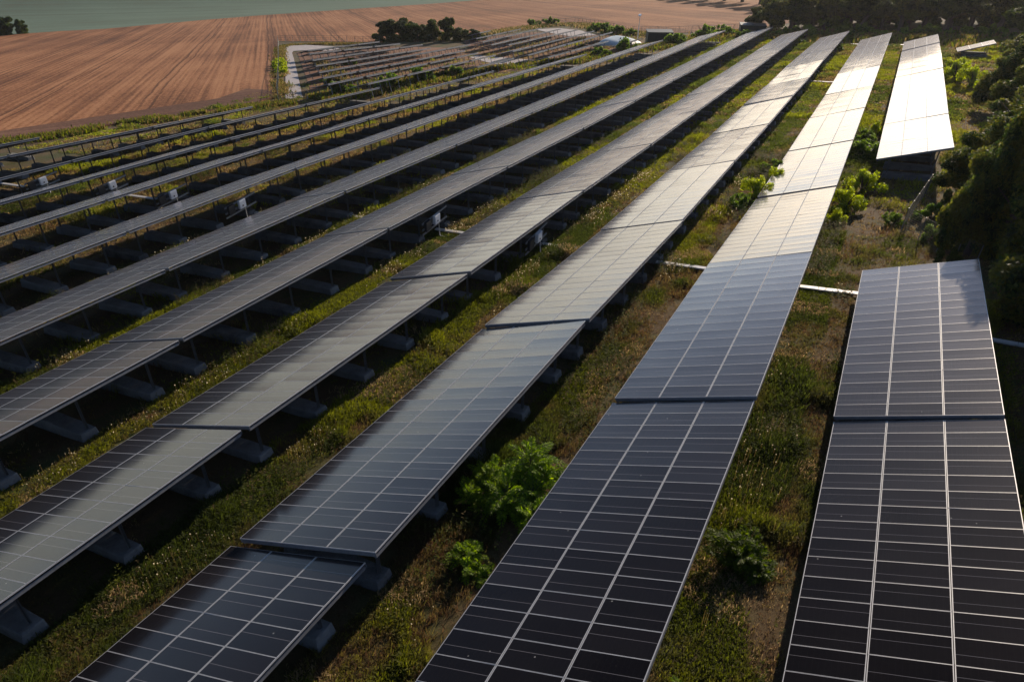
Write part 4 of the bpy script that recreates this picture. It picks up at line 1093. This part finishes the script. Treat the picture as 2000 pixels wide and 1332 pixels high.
for i, (x, y, s, lab) in enumerate((
        (-110.5, 241, 1.1, 'green bush at the top left of the upper array'), (-105, 243.5, 1.3, 'taller green bush at the top of the upper array'), (-81, 221, 1.2, 'green bush right of the upper track'),
        (-76, 216, 1.4, 'dark round bush behind the upper array'), (-71.5, 212, 1.1, 'green bush behind the right end of the upper array'), (-66, 207, .9, 'small green bush farthest right behind the upper array'),
        (-53.6, 168, 1.3, 'dark green bush below the pale water tank'), (-56, 158, 1.0, 'green bush in the weeds left of the seventh row'), (-46.6, 181.5, 1.35, 'round green bush right of the near dark cabin'),
        (-43.4, 197.5, 1.6, 'bright green bush between the two dark cabins'), (-41.2, 205.5, 1.3, 'green bush above the bright one between the cabins'), (-38.8, 201, 1.2, 'dark bush beside the far end of the fifth row'),
        (-33.5, 196, 1.0, 'dark green bush at the far end of the sixth row'), (-79.5, 112, 1.2, 'green bush among the small tables of the left array'), (-83.5, 103.5, 1.1, 'bright bush in the lower left array'),
        (-92.5, 112, .8, 'small bright bush between rows of the left array'), (-112, 143, .8, 'small green bush near the top row of the left array'), (-78, 120, 1.3, 'wide green bush below the left array'), (-74.5, 126, 1.0, 'green bush right of the wide one below the left array'))):
    PT('bush', 'bush', BUSH_F[i % 2], x, y, s, i * .9, lab, 'bush', 'bushes around the far arrays')
for i, (x, y, s, lab) in enumerate((
        (-11.6, 172, .9, 'leafy bush between the second and third rows at their far end'), (-3.6, 160, .6, 'small bush between the first and second rows, high up'), (-12.3, 178, .7, 'small bush beside the far end of the third row'),
        (-20.6, 186, .9, 'bush at the far end between the third and fourth rows'))):
    PT('bush', 'bush', BUSH_F[i % 2], x, y, s, i * .9, lab, 'bush', 'bushes at the far row ends')


# ------------------------------------------------------------------ fences, gate, tank, mast, cabins
def fence(name, pts, h, step, label, mesh_step=.12, pr=.035, brace=True):
    p0 = np.array([pts[0][0], pts[0][1], z1(*pts[0])])
    t = tag(empty(name, p0), label, 'fence', 'wire fences')
    pos = []
    for a, b in zip(pts[:-1], pts[1:]):
        a, b = np.array(a, float), np.array(b, float); L = np.linalg.norm(b - a); k = max(1, int(round(L / step)))
        for j in range(k): pos.append(a + (b - a) * j / k)
    pos.append(np.array(pts[-1], float))
    Q = [np.array([p[0], p[1], z1(*p)]) - p0 for p in pos]
    pm = MB(); pm.tube([(0, 0, -.2), (0, 0, h)], [pr, pr], 7); pme = pm.mesh('fence_post', MAT_POST)
    for q in Q[:100]: link('fence_post', pme, t, q)
    mb = MB(); w = .004 if mesh_step < .3 else .012
    for a, b in zip(Q[:-1], Q[1:]):
        d = b - a; n = max(2, int(np.linalg.norm(d[:2]) / mesh_step)); nn_ = np.array([-d[1], d[0], 0]); nn_ /= np.linalg.norm(nn_)
        for j in range(n):
            c = a + d * (j + .5) / n + [0, 0, h * .49]; mb.obox(c, d / np.linalg.norm(d) * w, nn_ * w, (0, 0, h * .47))
        m = int(h / mesh_step)
        for j in range(m + 1):
            zz = .04 + (h - .08) * j / m; ww = w * (2.0 if j == m else 1)
            mb.obox((a + b) / 2 + [0, 0, zz], d / 2, nn_ * ww, (0, 0, ww))
    link('wire_mesh', mb.mesh('wire_mesh', MAT_WIRE), t)


fence('wire_fence', [(5.75, 67.9), (4.15, 57.2), (6.4, 53.2), (8.4, 50.2)], 1.75, 2.0, 'leaning wire mesh fence with steel posts beside the dark trees on the right', .16, .03)
fence('wire_fence', [(-92.6, 97.6), (-119.0, 127.2), (-175.6, 189.4), (-154.7, 189.6), (-137, 190)], 1.9, 3.0, 'long wire fence between the brown field and the gravel track', .5, .05)
fence('wire_fence', [(-112, 239), (-99, 249), (-84, 235), (-70, 215), (-57, 211), (-44, 214), (-37, 222)], 1.9, 3.0, 'distant wire fence between the upper array and the brown field', .6, .05)

g0 = np.array([-88.9, 93.8, z1(-88.9, 93.8)])
t = tag(empty('field_gate', g0), 'low wire gate across the lower end of the gravel track', 'gate')
g1 = np.array([-85.9, 97.4, z1(-85.9, 97.4)]) - g0
for q in (np.zeros(3), g1 * .5, g1):
    mb = MB(); mb.tube([q + [0, 0, -.2], q + [0, 0, 1.7]], [.07, .07], 8); link('gate_post', mb.mesh('gate_post', MAT_POST), t)
mb = MB(); gd = g1 / np.linalg.norm(g1); gn = np.array([-gd[1], gd[0], 0])
for zz in (.15, .5, .85, 1.2, 1.5): mb.obox(g1 / 2 + [0, 0, zz], g1 / 2, gn * .02, (0, 0, .02))
for j in range(14): mb.obox(g1 * (j + .5) / 14 + [0, 0, .82], gd * .012, gn * .012, (0, 0, .68))
link('gate_leaf', mb.mesh('gate_leaf', MAT_WIRE), t)

# flexible water tank: a pillow-shaped bladder on the ground
tx, ty = -60.0, 181.5
tk = tag(empty('water_tank', (tx, ty, z1(tx, ty)), math.radians(-14)), 'pale blue pillow shaped water tank lying beyond the seventh row', 'water tank')
mb = MB(); a_, b_, h_ = 4.3, 4.0, 1.35; NU, NV = 28, 22
def pillow(i, j):
    s = -1 + 2 * i / NU; q = -1 + 2 * j / NV
    e = (1 - abs(s) ** 4.0) ** .5 * (1 - abs(q) ** 4.0) ** .5
    return (a_ * s * (1 - .05 * q * q), b_ * q * (1 - .05 * s * s), .12 + h_ * e + .03 * math.sin(5 * s + 3 * q))
for i in range(NU):
    for j in range(NV):
        mb.quad([pillow(i, j), pillow(i + 1, j), pillow(i + 1, j + 1), pillow(i, j + 1)], 0, None, True)
me_ = mb.mesh('tank_bladder', MAT_TANK)
bm = bmesh.new(); bm.from_mesh(me_); bmesh.ops.remove_doubles(bm, verts=bm.verts[:], dist=1e-4); bm.to_mesh(me_); bm.free()
me_.polygons.foreach_set('use_smooth', np.ones(len(me_.polygons), bool)); link('tank_bladder', me_, tk)
mb = MB(); mb.box(-a_ - .5, a_ + .5, -b_ - .5, b_ + .5, -.5, .13); link('ground_pad', mb.mesh('ground_pad', MAT_CONC), tk)
mb = MB(); mb.tube([(a_ - .4, -1, 1.0), (a_ + .3, -1, 1.0), (a_ + .3, -1, .2)], [.1] * 3, 8); mb.tube([(0, 0, h_ + .05), (0, 0, h_ + .35)], [.18, .18], 10); link('tank_fitting', mb.mesh('tank_fitting', MAT_DARK), tk)

px_, py_ = -58.4, 190.0
ms = tag(empty('camera_mast', (px_, py_, z1(px_, py_))), 'slim pale mast with a small head standing behind the water tank', 'mast')
mb = MB(); mb.tube([(0, 0, -.3), (0, 0, 6.2)], [.10, .07], 10); link('mast_pole', mb.mesh('mast_pole', MAT_TRAY), ms)
mb = MB(); mb.obox((0, -.2, 6.25), (.28, 0, 0), (0, .38, .05), (0, 0, .16)); link('mast_head', mb.mesh('mast_head', MAT_WHITE), ms)


def cabin(x, y, w, d, h, rz, label):
    t = tag(empty('equipment_cabin', (x, y, z1(x, y)), rz), label, 'cabin', 'dark equipment cabins')
    mb = MB(); mb.box(-w / 2, w / 2, -d / 2, d / 2, -.6, h)
    for k in range(9): mb.box(-w / 2 + w * (k + .5) / 9 - .02, -w / 2 + w * (k + .5) / 9 + .02, -d / 2 - .03, -d / 2 + .002, .1, h - .1)
    link('cabin_wall', mb.mesh('cabin_wall', MAT_CABIN), t)
    mb = MB(); mb.box(-w / 2 - .15, w / 2 + .15, -d / 2 - .15, d / 2 + .15, h + .003, h + .18); link('cabin_roof', mb.mesh('cabin_roof', MAT_CABIN), t)
    mb = MB(); mb.box(-.5, .5, -d / 2 - .07, -d / 2 - .032, .1, 2.1); link('cabin_door', mb.mesh('cabin_door', MAT_DARK), t)


cabin(-52.0, 186.5, 6.0, 2.6, 2.6, math.radians(28), 'dark equipment cabin right of the water tank')
cabin(-33.8, 206.5, 6.2, 2.6, 2.5, math.radians(20), 'dark equipment cabin at the left end of the wood')

# ------------------------------------------------------------------ the hazy evening air
hm = bpy.data.materials.new('haze_air'); hm.use_nodes = True
hn, hl = hm.node_tree.nodes, hm.node_tree.links
hn.clear()
pv = hn.new('ShaderNodeVolumePrincipled'); pv.inputs['Color'].default_value = (.95, .93, .92, 1)
pv.inputs['Density'].default_value = .00006; pv.inputs['Anisotropy'].default_value = .55
ho = hn.new('ShaderNodeOutputMaterial'); hl.new(pv.outputs[0], ho.inputs['Volume'])
mb = MB(); mb.box(-5400, 3400, -900, 5400, -140, 60)
tag(link('haze', mb.mesh('haze', hm)), kind='stuff')
